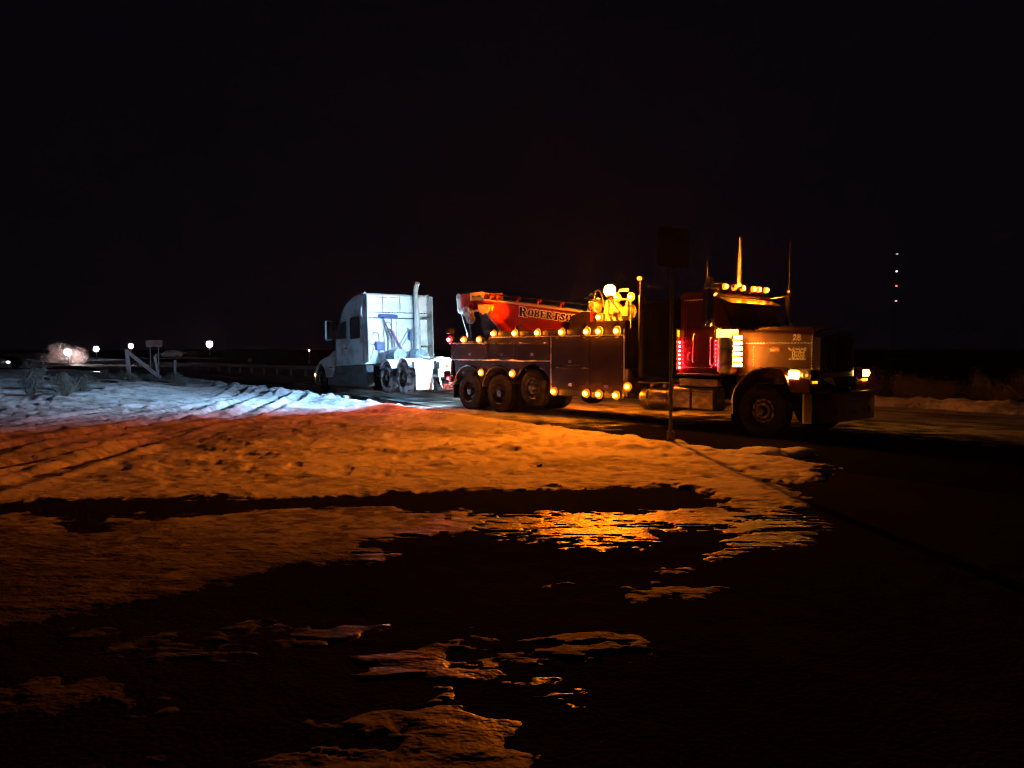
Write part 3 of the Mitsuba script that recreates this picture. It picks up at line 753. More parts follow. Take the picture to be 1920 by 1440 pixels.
for s, Y in ((-1, 0.24), (1, 2.26)):
    a, b = sorted((Y + s * 0.002, Y + s * 0.02))
    dk = key_for(f'{tow}__door')
    door = Polygon([(-2.0, 1.50), (-1.96, 1.40), (-1.86, 1.37), (-1.32, 1.37), (-1.24, 1.45), (-1.24, 2.16), (-1.30, 2.8), (-2.0, 2.8)])
    win = Polygon([(-1.94, 2.18), (-1.34, 2.18), (-1.36, 2.74), (-1.94, 2.74)])
    obj(f'{dk}__panel', prism(door.difference(win), a, b), 'cab_paint', TOW)
    obj(f'{dk}__window_pane', trimesh.Trimesh(np.array([(x, Y + s * 0.012, z) for x, z in list(win.exterior.coords)[:4]]), [[0, 1, 2], [0, 2, 3]], process=False), 'window_glass', TOW, False)
    loop = list(door.buffer(0.012).exterior.coords)[:-1]
    obj(f'{dk}__edge_seal', tube([(x, Y + s * 0.018, z) for x, z in loop], 0.011, 6, True), 'chrome', TOW)
    obj(f'{dk}__handle', [tube(curve([(-1.84, Y + s * 0.02, 1.50), (-1.85, Y + s * 0.07, 1.53), (-1.85, Y + s * 0.07, 1.66), (-1.84, Y + s * 0.02, 1.69)], 14), 0.014), tube(curve([(-1.74, Y + s * 0.02, 1.48), (-1.74, Y + s * 0.08, 1.51), (-1.72, Y + s * 0.08, 2.05), (-1.72, Y + s * 0.02, 2.08)], 14), 0.014)], 'chrome', TOW)
    P('cowl_panel', box(-1.20, -1.02, a, b, 1.34, 1.98), 'cab_paint')
    P('grab_rail', tube(curve([(-1.30, Y + s * 0.02, 1.42), (-1.30, Y + s * 0.075, 1.46), (-1.30, Y + s * 0.075, 1.95), (-1.30, Y + s * 0.02, 1.99)], 16), 0.016), 'chrome')
    # steps under the door
    y0, y1 = sorted((Y, Y - s * 0.02 + s * (0.24)))
    P('step', box(-2.08, -0.96, min(Y, Y + s * 0.20), max(Y, Y + s * 0.20), 1.18, 1.235), 'dark_steel')
    P('step_box', box(-2.02, -1.05, min(Y, Y + s * 0.16), max(Y, Y + s * 0.16), 0.97, 1.11), 'dull_chrome')
    P('step_edge', [box(-2.03, -1.04, min(Y + s * 0.16, Y + s * 0.175), max(Y + s * 0.16, Y + s * 0.175), z, z + 0.014, 0.003) for z in (0.96, 1.107)], 'chrome')
    P('cab_sill', box(-2.14, -0.86, min(Y - s * 0.05, Y + s * 0.03), max(Y - s * 0.05, Y + s * 0.03), 1.24, 1.36), 'cab_paint')
    P('battery_box', [prism(sbox(min(Y - s * 0.25, Y + s * 0.2), 0.44, max(Y - s * 0.25, Y + s * 0.2), 0.93).buffer(-0.06).buffer(0.06), -2.14, -1.14, 'x')], 'dull_chrome', 30)
    P('battery_box_strap', [box(-1.72, -1.66, min(Y + s * 0.2, Y + s * 0.208), max(Y + s * 0.2, Y + s * 0.208), 0.46, 0.91, 0.002), box(-2.1, -1.18, min(Y + s * 0.2, Y + s * 0.206), max(Y + s * 0.2, Y + s * 0.206), 0.84, 0.855, 0.002)], 'dark_steel')
    # fuel tank
    yt = 0.34 if s < 0 else 2.16
    P('fuel_tank', lathe([(0.001, 0.0), (0.18, 0.005), (0.25, 0.03), (0.275, 0.07), (0.275, 0.93), (0.25, 0.97), (0.18, 0.995), (0.001, 1.0)], (-3.18, yt, 0.63), (1, 0, 0), 32), 'dull_chrome', 40)
    for x in (-2.93, -2.42):
        P('tank_strap', lathe([(0.277, 0), (0.284, 0.0), (0.284, 0.05), (0.277, 0.05)], (x, yt, 0.63), (1, 0, 0), 32), 'chrome')
    P('tank_bracket', [box(x, x + 0.10, yt - 0.1, yt + 0.1, 0.9, 0.98) for x in (-2.96, -2.6, -2.3)], 'chrome')
    P('frame_step', box(-3.3, -2.2, min(yt - 0.2, yt + 0.2), max(yt - 0.2, yt + 0.2), 0.98, 1.01), 'dark_steel')
    # red lamps on the corner of the cab, behind the door
    P('lamp_plate', box(-2.17, -2.145, min(Y - s * 0.02, Y + s * 0.09), max(Y - s * 0.02, Y + s * 0.09), 1.28, 2.2), 'dull_chrome')
    if s < 0:
        for q in range(7):
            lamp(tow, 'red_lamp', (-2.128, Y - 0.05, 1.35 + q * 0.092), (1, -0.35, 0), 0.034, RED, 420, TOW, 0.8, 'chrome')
        P('corner_lamp', box(-2.144, -2.12, Y - 0.08, Y - 0.02, 2.02, 2.17, 0.008), 'dark_lens', light=[c * 3.2 for c in (1, 0.27, 0.0)], weight=0.5)
        for q in range(7):
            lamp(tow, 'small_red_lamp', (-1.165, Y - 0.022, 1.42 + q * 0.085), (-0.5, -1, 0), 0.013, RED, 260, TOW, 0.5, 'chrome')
P('sleeper', prism(sbox(0.20, 1.12, 2.30, 2.86).buffer(-0.08).buffer(0.08), -3.12, -2.18, 'x'), 'soot_black', 30)
P('sleeper_window', prism(sbox(-2.85, 2.15, -2.45, 2.5).buffer(0.03), 0.19, 0.199), 'soot_black')
P('rear_cab_stack', [lathe([(0.085, 0), (0.085, 1.9), (0.075, 1.9), (0.075, 0.0)], (-3.26, y, 1.1), (0, 0, 1), 20) for y in (0.32, 2.18)][:1], 'dark_steel')

# air cleaner with its amber lamps
for s, Y in ((-1, 0.23), (1, 2.27)):
    P('air_cleaner', lathe([(0.001, 1.22), (0.15, 1.24), (0.20, 1.30), (0.20, 1.97), (0.19, 1.985), (0.20, 2.0), (0.205, 2.16), (0.18, 2.21), (0.1, 2.24), (0.001, 2.25)], (-0.93, Y, 0), (0, 0, 1), 30), 'dull_chrome', 40)
    P('air_cleaner_strap', [lathe([(0.203, z), (0.209, z), (0.209, z + 0.035), (0.203, z + 0.035)], (-0.93, Y, 0), (0, 0, 1), 30) for z in (1.42, 1.74)], 'chrome')
    P('air_cleaner_bracket', box(-0.99, -0.87, min(Y, 1.25 + s * 0.7), max(Y, 1.25 + s * 0.7), 1.5, 1.56), 'dark_steel')
    if s < 0:
        P('light_bar', box(-0.725, -0.70, Y - 0.17, Y + 0.19, 1.36, 2.06), 'dull_chrome')
        for q in range(6):
            z = 1.43 + q * 0.112
            k = key_for(f'{tow}__bar_lamp')
            obj(f'{k}__bezel', prism(sbox(Y - 0.13, z - 0.025, Y + 0.14, z + 0.025).buffer(0.022), -0.70, -0.69, 'x'), 'chrome', TOW)
            obj(f'{k}__lens', prism(sbox(Y - 0.13, z - 0.02, Y + 0.14, z + 0.02).buffer(0.018), -0.69, -0.665, 'x'), 'dark_lens', TOW, light=[c * 70 for c in WARM], weight=1)
        P('cleaner_top_glow', lathe([(0.212, 2.0), (0.216, 2.005), (0.216, 2.15), (0.212, 2.155)], (-0.93, Y, 0), (0, 0, 1), 30), 'dark_lens', light=[c * 20 for c in (1, 0.45, 0.02)], weight=2)  # glowing band stands in for amber light reflected in the chrome top

# roof lamps, light bar, mast
for q, (y, pw) in enumerate(((0.45, 160), (0.80, 4), (1.12, 200), (1.54, 170), (1.76, 170), (2.06, 160))):
    k = key_for(f'{tow}__roof_lamp')
    obj(f'{k}__housing', lathe([(0.001, -0.16), (0.03, -0.14), (0.052, -0.06), (0.055, 0.0), (0.048, 0.0), (0.048, -0.01), (0.001, -0.012)], (-1.17, y, 3.075), (1, 0, 0), 16), 'chrome', TOW)
    obj(f'{k}__lens', lathe([(0.072, 0.0), (0.07, 0.03), (0.06, 0.055), (0.048, 0.065)], (-1.172, y, 3.075), (1, 0, 0), 14), 'dark_lens', TOW, light=[c * min(2.6, pw) for c in AMBER], weight=0.3)  # lens ring made wide and glowing as a halo round the bulb
    obj(f'{k}__bulb', dome((-1.107, y, 3.075), (1, 0, 0), 0.048, 0.6, 12), 'dark_lens', TOW, light=[c * pw for c in AMBER], weight=1)
    obj(f'{k}__foot', box(-1.27, -1.2, y - 0.03, y + 0.03, 2.97, 3.03), 'chrome', TOW)
bk = key_for(f'{tow}__light_bar_roof')
obj(f'{bk}__tray', box(-1.62, -1.34, 0.62, 1.9, 3.04, 3.07), 'dull_chrome', TOW)
obj(f'{bk}__feet', [box(-1.5, -1.46, y, y + 0.06, 2.975, 3.04) for y in (0.7, 1.76)], 'dark_steel', TOW)
obj(f'{bk}__left_cover', box(-1.6, -1.36, 1.22, 1.85, 3.07, 3.16, 0.03), 'dark_lens', TOW)
obj(f'{bk}__right_cover', box(-1.6, -1.36, 0.66, 1.05, 3.07, 3.16, 0.03), 'dark_lens', TOW)
P('roof_mast', cone((-1.22, 1.12, 3.12), (-1.22, 1.12, 4.17), 0.045, 0.022, 14), 'decal_white')
at = TOW.p((-1.02, 0.62, 3.12))
to = TOW.p((-1.22, 1.12, 3.85))
scene[f'{tow}__added_mast_light_beam'] = {'type': 'spot', 'to_world': T().look_at(origin=at.tolist(), target=to.tolist(), up=[0, 0, 1]), 'intensity': rgb(*[c * 4.0 for c in (1, 0.36, 0.02)]), 'cutoff_angle': 26.0, 'beam_width': 16.0, 'sampling_weight': 2.0}  # added spot that brightens the mast
P('added_mast_light_body', lathe([(0.001, 0.0), (0.03, 0.0), (0.035, 0.05), (0.03, 0.052), (0.001, 0.04)], (-1.04, 0.60, 3.06), (-0.1, 0.4, 1), 12), 'chrome')  # small housing added for the spot that brightens the mast
P('roof_mast_tip', hull([(-1.22 + 0.022 * math.cos(a), 1.12 + 0.022 * math.sin(a), 4.17) for a in np.arange(0, 6.2, 0.6)] + [(-1.22, 1.135, 4.225)]), 'chrome')
P('mast_lamp_ring', lathe([(0.11, -0.03), (0.115, 0.0), (0.112, 0.004)], (-1.22, 1.12, 3.095), (0, 0, 1), 18), 'chrome')
P('mast_lamp', lathe([(0.11, 0.0), (0.05, 0.002)], (-1.22, 1.12, 3.095), (0, 0, 1), 18), 'dark_lens', light=[c * 260 for c in (1, 0.33, 0.02)], weight=5)
P('short_whip', tube([(-1.4, 1.3, 3.16), (-1.4, 1.3, 3.75)], 0.008, 5), 'dull_chrome')
P('horn', lathe([(0.075, 0.42), (0.045, 0.33), (0.025, 0.2), (0.02, 0.0), (0.001, 0.0)][::-1], (-1.75, 0.55, 3.06), (1, 0, 0), 14), 'chrome')
P('roof_bracket', [tube([(-1.24, 0.02, 3.12), (-1.22, 0.5, 3.16)], 0.018, 6), tube([(-1.24, 0.02, 3.06), (-1.22, 0.4, 3.06)], 0.012, 6)], 'chrome')

# mirrors and whips
for s, Y, X in ((-1, -0.14, -1.18), (1, 2.66, -0.92)):
    mk = key_for(f'{tow}__mirror')
    obj(f'{mk}__head', prism(sbox(X - 0.03, 2.30, X + 0.06, 2.98), min(Y - 0.1, Y + 0.1), max(Y - 0.1, Y + 0.1)), 'black_plastic', TOW)
    obj(f'{mk}__shell', hull([(X + 0.06, Y + a, z) for a in (-0.105, 0.105) for z in (2.29, 2.99)] + [(X + 0.11, Y + a, z) for a in (-0.07, 0.07) for z in (2.36, 2.92)]), 'chrome', TOW)
    obj(f'{mk}__convex', lathe([(0.001, 0.05), (0.05, 0.035), (0.085, 0.0), (0.085, -0.03)][::-1], (X + 0.06, Y, 2.26), (0.5, 0, -1), 16), 'chrome', TOW)
    obj(f'{mk}__arm', [tube([(X + 0.03, Y, 2.99), (X + 0.05, Y + (0.30 if s < 0 else -0.3), 2.93), (-1.25, 1.25 + s * 1.02, 2.88)], 0.016), tube([(X + 0.03, Y, 2.3), (-1.15, 1.25 + s * 1.02, 2.2)], 0.016), tube([(X, Y, 2.3), (X, Y, 3.2)], 0.014)], 'chrome', TOW)
    top = 3.62 if s < 0 else 4.2
    wk = key_for(f'{tow}__whip_aerial')
    obj(f'{wk}__mount', [box(X - 0.05, X + 0.06, Y - 0.05, Y + 0.05, 3.02, 3.10), cone((X, Y, 3.10), (X, Y, 3.22), 0.028, 0.02, 10)], 'chrome', TOW)
    obj(f'{wk}__rod', tube([(X, Y, 2.95), (X + 0.005, Y, 3.4), (X, Y + 0.01, top)], [0.012, 0.009, 0.004], 6), 'dull_chrome', TOW)
sk = key_for(f'{tow}__spot_lamp')
obj(f'{sk}__body', lathe([(0.001, -0.14), (0.05, -0.12), (0.085, -0.03), (0.09, 0.03), (0.075, 0.035), (0.001, 0.03)], (-1.2, -0.02, 3.17), (0.3, -1, 0), 18), 'chrome', TOW)
obj(f'{sk}__yoke', [box(-1.3, -1.1, -0.06, 0.04, 3.05, 3.075), tube([(-1.2, -0.02, 2.98), (-1.2, -0.02, 3.1)], 0.02)], 'chrome', TOW)

# wrecker body
body = [(-10.2, 1.46), (-10.2, 1.94), (-8.50, 1.98), (-8.44, 2.24), (-3.5, 2.24), (-3.5, 0.62), (-5.95, 0.62), (-5.95, 1.42), (-10.2, 1.42)]
body = Polygon([(-10.2, 1.44), (-10.2, 1.95), (-8.50, 1.98), (-8.44, 2.24), (-3.5, 2.24), (-3.5, 0.62), (-5.95, 0.62), (-5.95, 1.40), (-10.1, 1.40)])
for y0, y1, s in ((0.0, 0.62, -1), (1.88, 2.5, 1)):
    P('side_cabinet', prism(body, y0 + 0.002, y1 - 0.002), 'black_paint', 20)
    Y = y0 if s < 0 else y1
    for (a, b, z0, z1) in ((-4.55, -3.56, 0.76, 2.02), (-5.90, -4.62, 0.76, 1.28), (-5.90, -4.62, 1.34, 2.02), (-7.30, -6.02, 1.50, 1.90), (-8.42, -7.36, 1.50, 1.90), (-10.12, -8.52, 1.50, 1.88)):
        dk = key_for(f'{tow}__cabinet_door')
        obj(f'{dk}__panel', box(a, b, min(Y, Y + s * 0.016), max(Y, Y + s * 0.016), z0, z1, 0.008), 'black_paint', TOW)
        obj(f'{dk}__latch', [box((a + b) / 2 - 0.06, (a + b) / 2 + 0.06, min(Y + s * 0.016, Y + s * 0.03), max(Y + s * 0.016, Y + s * 0.03), z0 + 0.07, z0 + 0.14, 0.005)], 'chrome', TOW)
        for x in (a + 0.12, b - 0.22):
            obj(f'{dk}__hinge', box(x, x + 0.10, min(Y, Y + s * 0.022), max(Y, Y + s * 0.022), z1 + 0.004, z1 + 0.022, 0.003), 'dull_chrome', TOW)
    P('rub_rail', [box(-10.2, -5.97, min(Y, Y + s * 0.03), max(Y, Y + s * 0.03), 1.425, 1.462, 0.006), box(-8.42, -3.5, min(Y, Y + s * 0.022), max(Y, Y + s * 0.022), 2.065, 2.09, 0.005), box(-10.2, -8.5, min(Y, Y + s * 0.022), max(Y, Y + s * 0.022), 1.905, 1.93, 0.005)], 'dull_chrome')
    P('corner_post', [box(-5.99, -5.93, min(Y, Y + s * 0.02), max(Y, Y + s * 0.02), 0.64, 2.06), box(-3.55, -3.49, min(Y, Y + s * 0.02), max(Y, Y + s * 0.02), 0.64, 2.06)], 'dull_chrome')
    P('cabinet_skirt', box(-5.94, -3.52, min(Y - s * 0.04, Y + s * 0.008), max(Y - s * 0.04, Y + s * 0.008), 0.58, 0.73), 'dark_steel')
    # mudguards of the rear wheels
    for cx in (-8.08, -9.43):
        P('rear_mudguard', arc_strip(cx, 0.60, 0.665, 0.68, y0 + (0.01 if s < 0 else 0), y1 - (0.01 if s > 0 else 0), 18, 172, 26), 'dull_chrome')
        a = np.radians(np.linspace(18, 172, 26))
        P('mudguard_bead', tube([(cx + 0.672 * math.cos(t_), Y + s * 0.004, 0.60 + 0.672 * math.sin(t_)) for t_ in a], 0.014, 6), 'chrome')
    P('mudguard_panel', prism(unary_union([sbox(-10.1, 1.0, -5.96, 1.42)]).difference(unary_union([Point(cx, 0.60).buffer(0.70, 24) for cx in (-8.08, -9.43)] + [Point(-6.69, 0.70).buffer(0.66, 24)])), min(Y - s * 0.06, Y - s * 0.03), max(Y - s * 0.06, Y - s * 0.03)), 'black_paint')
    P('rear_mudflap', box(-10.16, -10.14, y0 + 0.02, y1 - 0.02, 0.3, 1.0, 0.004), 'black_plastic')
    # amber lamps along the side
    rows = [(x, 2.175, 125) for x in (-8.21, -7.32, -6.43, -5.54, -4.68, -4.28, -3.72)] + [(x, 2.02, 100) for x in (-9.56, -8.84)] + [(x, 1.09, 95) for x in (-8.76, -7.42)] + [(x, 0.675, 100) for x in (-5.80, -4.69, -4.27, -3.73)]
    if s > 0:
        rows = rows[1:-1:3]
    for x, z, pw in rows:
        if z > 2.1:
            yy = Y + s * 0.016
            P('lamp_box', box(x - 0.09, x + 0.09, min(Y, yy), max(Y, yy), z - 0.055, z + 0.055, 0.01), 'dull_chrome')
        else:
            yy = Y + s * 0.024
            P('lamp_box', box(x - 0.075, x + 0.075, min(Y - s * 0.08, yy), max(Y - s * 0.08, yy), z - 0.07, z + 0.07, 0.01), 'black_plastic')
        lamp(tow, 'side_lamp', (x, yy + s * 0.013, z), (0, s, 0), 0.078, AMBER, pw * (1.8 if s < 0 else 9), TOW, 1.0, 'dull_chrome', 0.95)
P('bulkhead', box(-3.50, -3.42, 0.0, 2.5, 0.64, 1.30), 'dull_chrome')
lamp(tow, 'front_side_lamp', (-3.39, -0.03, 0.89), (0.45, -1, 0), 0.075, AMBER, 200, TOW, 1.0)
P('front_lamp_bracket', box(-3.43, -3.36, -0.015, 0.06, 0.82, 0.96), 'black_plastic')
P('deck_plate', box(-10.2, -3.5, 0.62, 1.88, 1.50, 1.60), 'dark_steel')
at = TOW.p((-10.36, -0.08, 2.05))
to = at + TOW.d((0.28, -1, -0.10))
scene[f'{tow}__tail_lamp_beam'] = {'type': 'spot', 'to_world': T().look_at(origin=at.tolist(), target=to.tolist(), up=[0, 0, 1]), 'intensity': rgb(*[c * 52 for c in (1.0, 0.05, 0.04)]), 'cutoff_angle': 64.0, 'beam_width': 4.0, 'sampling_weight': 15.0}
P('tail_board', box(-10.26, -10.20, 0.0, 2.5, 0.98, 1.96), 'black_paint')
P('tail_bracket', [box(-10.40, -10.2, 0.02, 0.34, 0.58, 0.80), box(-10.40, -10.2, 2.16, 2.48, 0.58, 0.80)], 'red_paint')
for y in (0.06, 2.44):
    so = -1 if y < 1 else 1
    nn = (-0.15, so, 0)
    P('tail_lamp_box', box(-10.34, -10.2, min(y - so * 0.05, y + so * 0.06), max(y - so * 0.05, y + so * 0.06), 1.96, 2.10), 'black_plastic')
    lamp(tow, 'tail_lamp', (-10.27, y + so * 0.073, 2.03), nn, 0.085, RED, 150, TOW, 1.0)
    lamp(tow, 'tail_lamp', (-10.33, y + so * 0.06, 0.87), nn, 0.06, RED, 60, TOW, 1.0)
    P('tail_lamp_box', box(-10.40, -10.26, min(y - so * 0.05, y + so * 0.046), max(y - so * 0.05, y + so * 0.046), 0.81, 0.93), 'black_plastic')
    P('tail_lamp_post', box(-10.28, -10.22, y - 0.04, y + 0.04, 1.90, 1.965), 'dark_steel')
for q in range(4):
    P('control_lever', [tube([(-9.9 - 0.1 * q, 0.3, 1.95), (-9.92 - 0.1 * q, 0.3, 2.1)], 0.01, 5), trimesh.creation.icosphere(1, 0.02).apply_translation((-9.92 - 0.1 * q, 0.3, 2.11))], 'dark_steel')

# underlift that carries the towed truck
P('underlift_boom', box(-11.25, -9.6, 1.08, 1.42, 0.50, 0.74), 'dull_chrome')
P('underlift_crossbar', box(-11.40, -11.2, 0.45, 2.05, 0.48, 0.66), 'red_paint')
for y in (0.62, 1.82):
    P('underlift_fork', [box(-11.42, -11.18, y, y + 0.12, 0.66, 0.98), box(-11.7, -11.18, y, y + 0.12, 0.92, 1.0)], 'dark_steel')


# boom: box girder that rises to the rear
girder = Polygon([(-9.92, 3.23), (-9.92, 2.93), (-9.35, 2.84), (-8.75, 2.34), (-8.55, 2.22), (-5.25, 1.98), (-5.25, 2.64)])
P('boom', prism(girder, 0.88, 1.62), 'red_paint', 20)
P('boom_top_rail', hull([(x, y, z + dz) for x, z in ((-9.95, 3.235), (-5.3, 2.645)) for y in (0.84, 1.66) for dz in (0.0, 0.045)]), 'rail_highlight')
P('boom_belly_plate', prism([(-10.55, 2.95), (-9.4, 2.83), (-8.7, 2.3), (-8.5, 1.62), (-9.95, 1.62), (-10.35, 2.3)], 1.30, 1.60), 'belly_shade')
P('boom_tip_section', prism([(-10.75, 3.36), (-10.75, 2.98), (-9.90, 2.93), (-9.90, 3.24)], 0.98, 1.52), 'red_paint')
P('boom_head', prism(Polygon([(-10.98, 3.40), (-10.86, 3.47), (-10.5, 3.47), (-10.42, 3.40), (-10.42, 2.98), (-10.75, 2.92), (-10.98, 3.0)]), 0.92, 1.58), 'red_paint', 25)
plate = sbox(-10.40, 3.25, -9.80, 3.44).buffer(0.03)
P('boom_head_plate', [prism(plate, 0.86, 0.885), prism(plate, 1.6, 1.625), box(-10.4, -9.8, 0.885, 1.6, 3.40, 3.45)], 'amber_lit_steel', 30)
P('plate_bolt', [lathe([(0.03, 0), (0.025, 0.015), (0.001, 0.018)], (x, 0.86, 3.345), (0, -1, 0), 8) for x in (-10.28, -9.93)], 'dark_steel', kind='stuff')
P('plate_seam', box(-10.26, -9.95, 0.852, 0.858, 3.34, 3.35, 0.001), 'dark_steel')
for (c0, c1, y, r) in (((-11.10, 3.36), (-11.03, 2.98), 1.0, 0.13), ((-10.50, 2.92), (-10.38, 2.66), 0.84, 0.14)):
    sk = key_for(f'{tow}__sheave')
    pill = LineString([c0, c1]).buffer(r)
    obj(f'{sk}__cheek', [prism(pill, y - 0.07, y - 0.045), prism(pill, y + 0.045, y + 0.07)], 'grey_steel', TOW, 25)
    obj(f'{sk}__wheel', [lathe([(0.02, -0.03), (r * 0.9, -0.03), (r * 0.78, 0), (r * 0.9, 0.03), (0.02, 0.03)], (c[0], y, c[1]), (0, 1, 0), 18) for c in (c0, c1)], 'steel', TOW)
    obj(f'{sk}__pin', [lathe([(0.035, 0), (0.03, 0.012), (0.001, 0.015)], (c[0], y - 0.07, c[1]), (0, -1, 0), 10) for c in (c0, c1)], 'dark_steel', TOW)
P('sheave_guard', hull([(-10.80, y, z) for y in (0.86, 0.90) for z in (2.80, 3.05)] + [(-10.62, y, z) for y in (0.86, 0.90) for z in (2.72, 3.0)]), 'grey_steel')
for (a, b, y) in (((-11.06, 2.86), (-10.75, 2.20), 1.0), ((-10.42, 2.55), (-10.32, 1.75), 0.84)):
    ck = key_for(f'{tow}__winch_cable')
    obj(f'{ck}__rope', tube([(a[0], y, a[1]), (b[0], y, b[1])], 0.014, 6), 'steel', TOW)
    obj(f'{ck}__hook', [cone((b[0], y, b[1] + 0.06), (b[0], y, b[1] - 0.02), 0.02, 0.03, 8)] + [tube([(b[0], y, b[1] - 0.02), (b[0] + dx, y + dy, b[1] - 0.24)], 0.012, 6) for dx, dy in ((-0.05, 0.03), (0.07, -0.03), (0.02, 0.05))], 'steel', TOW)
P('winch_line', tube([(-5.2, 1.1, 2.85), (-8.4, 1.1, 3.22), (-10.5, 1.1, 3.5)], 0.012, 5), 'dark_steel')
P('winch_line', tube([(-5.2, 1.4, 2.85), (-8.4, 1.4, 3.22), (-10.5, 1.4, 3.5)], 0.012, 5), 'dark_steel')
for x in (-9.42, -9.12, -8.22, -7.36, -6.48):
    z = 3.235 + (x + 9.95) * (2.645 - 3.235) / 4.65 + 0.045
    P('boom_hook', tube(curve([(x - 0.02, 0.86, z - 0.02), (x, 0.85, z + 0.08), (x + 0.05, 0.85, z + 0.15), (x + 0.10, 0.85, z + 0.13), (x + 0.09, 0.85, z + 0.08)], 16), 0.022, 7), 'red_paint')
# lift ram
rk = key_for(f'{tow}__lift_ram')
obj(f'{rk}__barrel', cone((-9.2, 0.80, 2.68), (-8.35, 0.80, 2.06), 0.115, 0.115, 18), 'red_paint', TOW)
obj(f'{rk}__rod', cone((-9.68, 0.80, 3.03), (-9.2, 0.80, 2.68), 0.075, 0.075, 16), 'steel', TOW)
obj(f'{rk}__gland', cone((-9.28, 0.80, 2.74), (-9.15, 0.80, 2.645), 0.135, 0.135, 18), 'red_paint', TOW)
obj(f'{rk}__bracket', [prism([(-9.86, 3.08), (-9.30, 3.06), (-9.36, 2.86), (-9.62, 2.78), (-9.80, 2.88)], 0.70, 0.73), prism([(-9.86, 3.08), (-9.30, 3.06), (-9.36, 2.86), (-9.62, 2.78), (-9.80, 2.88)], 0.84, 0.87)], 'amber_lit_steel', TOW)
obj(f'{rk}__grease_line', tube([(-9.55, 0.72, 2.9), (-8.7, 0.68, 2.2), (-8.55, 0.68, 2.1)], 0.014, 5), 'steel', TOW)
# lettering down the side of the boom
shapes, wt = word('ROBERTSON', 0.25, 0.185, 0.045)
ang = math.atan2(2.645 - 3.235, 4.65)
ca, sa = math.cos(ang), math.sin(ang)
fit = 2.42 / wt
line = [affinity.scale(g, fit, 1.0, origin=(0, 0)) for g in shapes]
letters = unary_union(line)
backing = letters.buffer(0.026).buffer(0.012).buffer(-0.010)
base = ((-8.20, 0.878, 2.70), (ca, 0, sa), (-sa, 0, ca))
P('boom_lettering_outline', decal(backing, base, 0.003), 'decal_white', False, label='pale outline behind the lettering')
base = ((-8.20, 0.8745, 2.70), (ca, 0, sa), (-sa, 0, ca))
P('boom_lettering', decal(letters, base, 0.003), 'decal_black', False, label='ROBERTSON in black slab capitals')
# added amber fill light on the cabinet top that brightens the boom head
P('added_boom_light_body', [box(-7.62, -7.50, 0.24, 0.40, 2.26, 2.38, 0.02), box(-7.58, -7.54, 0.30, 0.34, 2.23, 2.27, 0.005)], 'black_plastic')
P('added_boom_light_lens', hull([(-7.625, y, z) for y in (0.26, 0.38) for z in (2.28, 2.36)] + [(-7.635, y, z) for y in (0.28, 0.36) for z in (2.30, 2.34)]), 'dark_lens', light=[c * 30 for c in AMBER], weight=0.5)
at = TOW.p((-7.66, 0.32, 2.33))
to = TOW.p((-10.0, 0.86, 3.34))
scene[f'{tow}__added_boom_light_beam'] = {'type': 'spot', 'to_world': T().look_at(origin=at.tolist(), target=to.tolist(), up=[0, 0, 1]), 'intensity': rgb(*[c * 110 for c in AMBER]), 'cutoff_angle': 17.0, 'beam_width': 7.0, 'sampling_weight': 6.0}
P('turret_cheek', prism(Polygon([(-6.05, 2.25), (-5.93, 2.62), (-5.55, 2.72), (-5.0, 2.66), (-4.6, 2.2), (-6.05, 2.2)]), 0.72, 0.78), 'black_paint')

# turret, winches, lamp mast
P('turret', prism(sbox(-5.45, 0.66, -4.1, 1.84).buffer(-0.1).buffer(0.1), 2.0, 2.45, 'z'), 'black_paint', 30)
P('turret_post', [box(-5.30, -5.16, 0.72, 0.82, 2.40, 2.70), box(-5.30, -5.16, 1.68, 1.78, 2.40, 2.70)], 'red_paint')
for x, z in ((-5.30, 2.86), (-4.62, 2.70)):
    wk = key_for(f'{tow}__winch')
    obj(f'{wk}__drum', lathe([(0.14, 0.0), (0.15, 0.02), (0.145, 0.05), (0.155, 0.1), (0.145, 0.2), (0.155, 0.3), (0.145, 0.4), (0.15, 0.48)], (x, 0.99, z), (0, 1, 0), 20), 'steel', TOW)
    obj(f'{wk}__flange', [lathe([(0.04, 0), (0.22, 0), (0.22, 0.03), (0.04, 0.03)], (x, y, z), (0, 1, 0), 22) for y in (0.96, 1.47)], 'dull_chrome', TOW)
    obj(f'{wk}__motor', cone((x, 0.78, z), (x, 0.96, z), 0.09, 0.10, 14), 'grey_steel', TOW)
P('winch_frame', [prism([(-5.55, 2.45), (-5.45, 2.98), (-5.36, 2.98), (-5.05, 2.45), (-5.14, 2.45), (-5.38, 2.84), (-5.46, 2.45)], 0.84, 0.87), prism([(-5.0, 2.45), (-4.86, 2.96), (-4.70, 2.99), (-4.62, 2.45)], 0.84, 0.87), prism([(-4.36, 2.55), (-4.16, 2.92), (-4.13, 2.92), (-4.13, 2.55)], 0.80, 0.83)], 'decal_white')
P('valve_bank', [box(-5.52, -5.24, 0.84, 0.98, 3.02, 3.12)] + [cone((-5.48 + 0.07 * q, 0.91, 3.12), (-5.48 + 0.07 * q, 0.91, 3.19), 0.025, 0.02, 8) for q in range(4)] + [tube([(-5.52, 0.9, 3.06), (-5.62, 0.9, 3.07), (-5.66, 0.9, 3.10)], 0.022, 7)], 'chrome')
P('hose', tube(curve([(-5.3, 0.9, 3.10), (-5.25, 0.88, 3.22), (-5.1, 0.88, 3.22), (-5.0, 0.88, 3.0), (-4.95, 0.88, 2.8)], 24), 0.025, 7), 'black_plastic')
P('lamp_mast', [box(-4.80, -4.70, 0.84, 0.96, 2.45, 3.0), box(-4.85, -4.0, 0.86, 0.92, 2.955, 2.985)], 'dull_chrome')
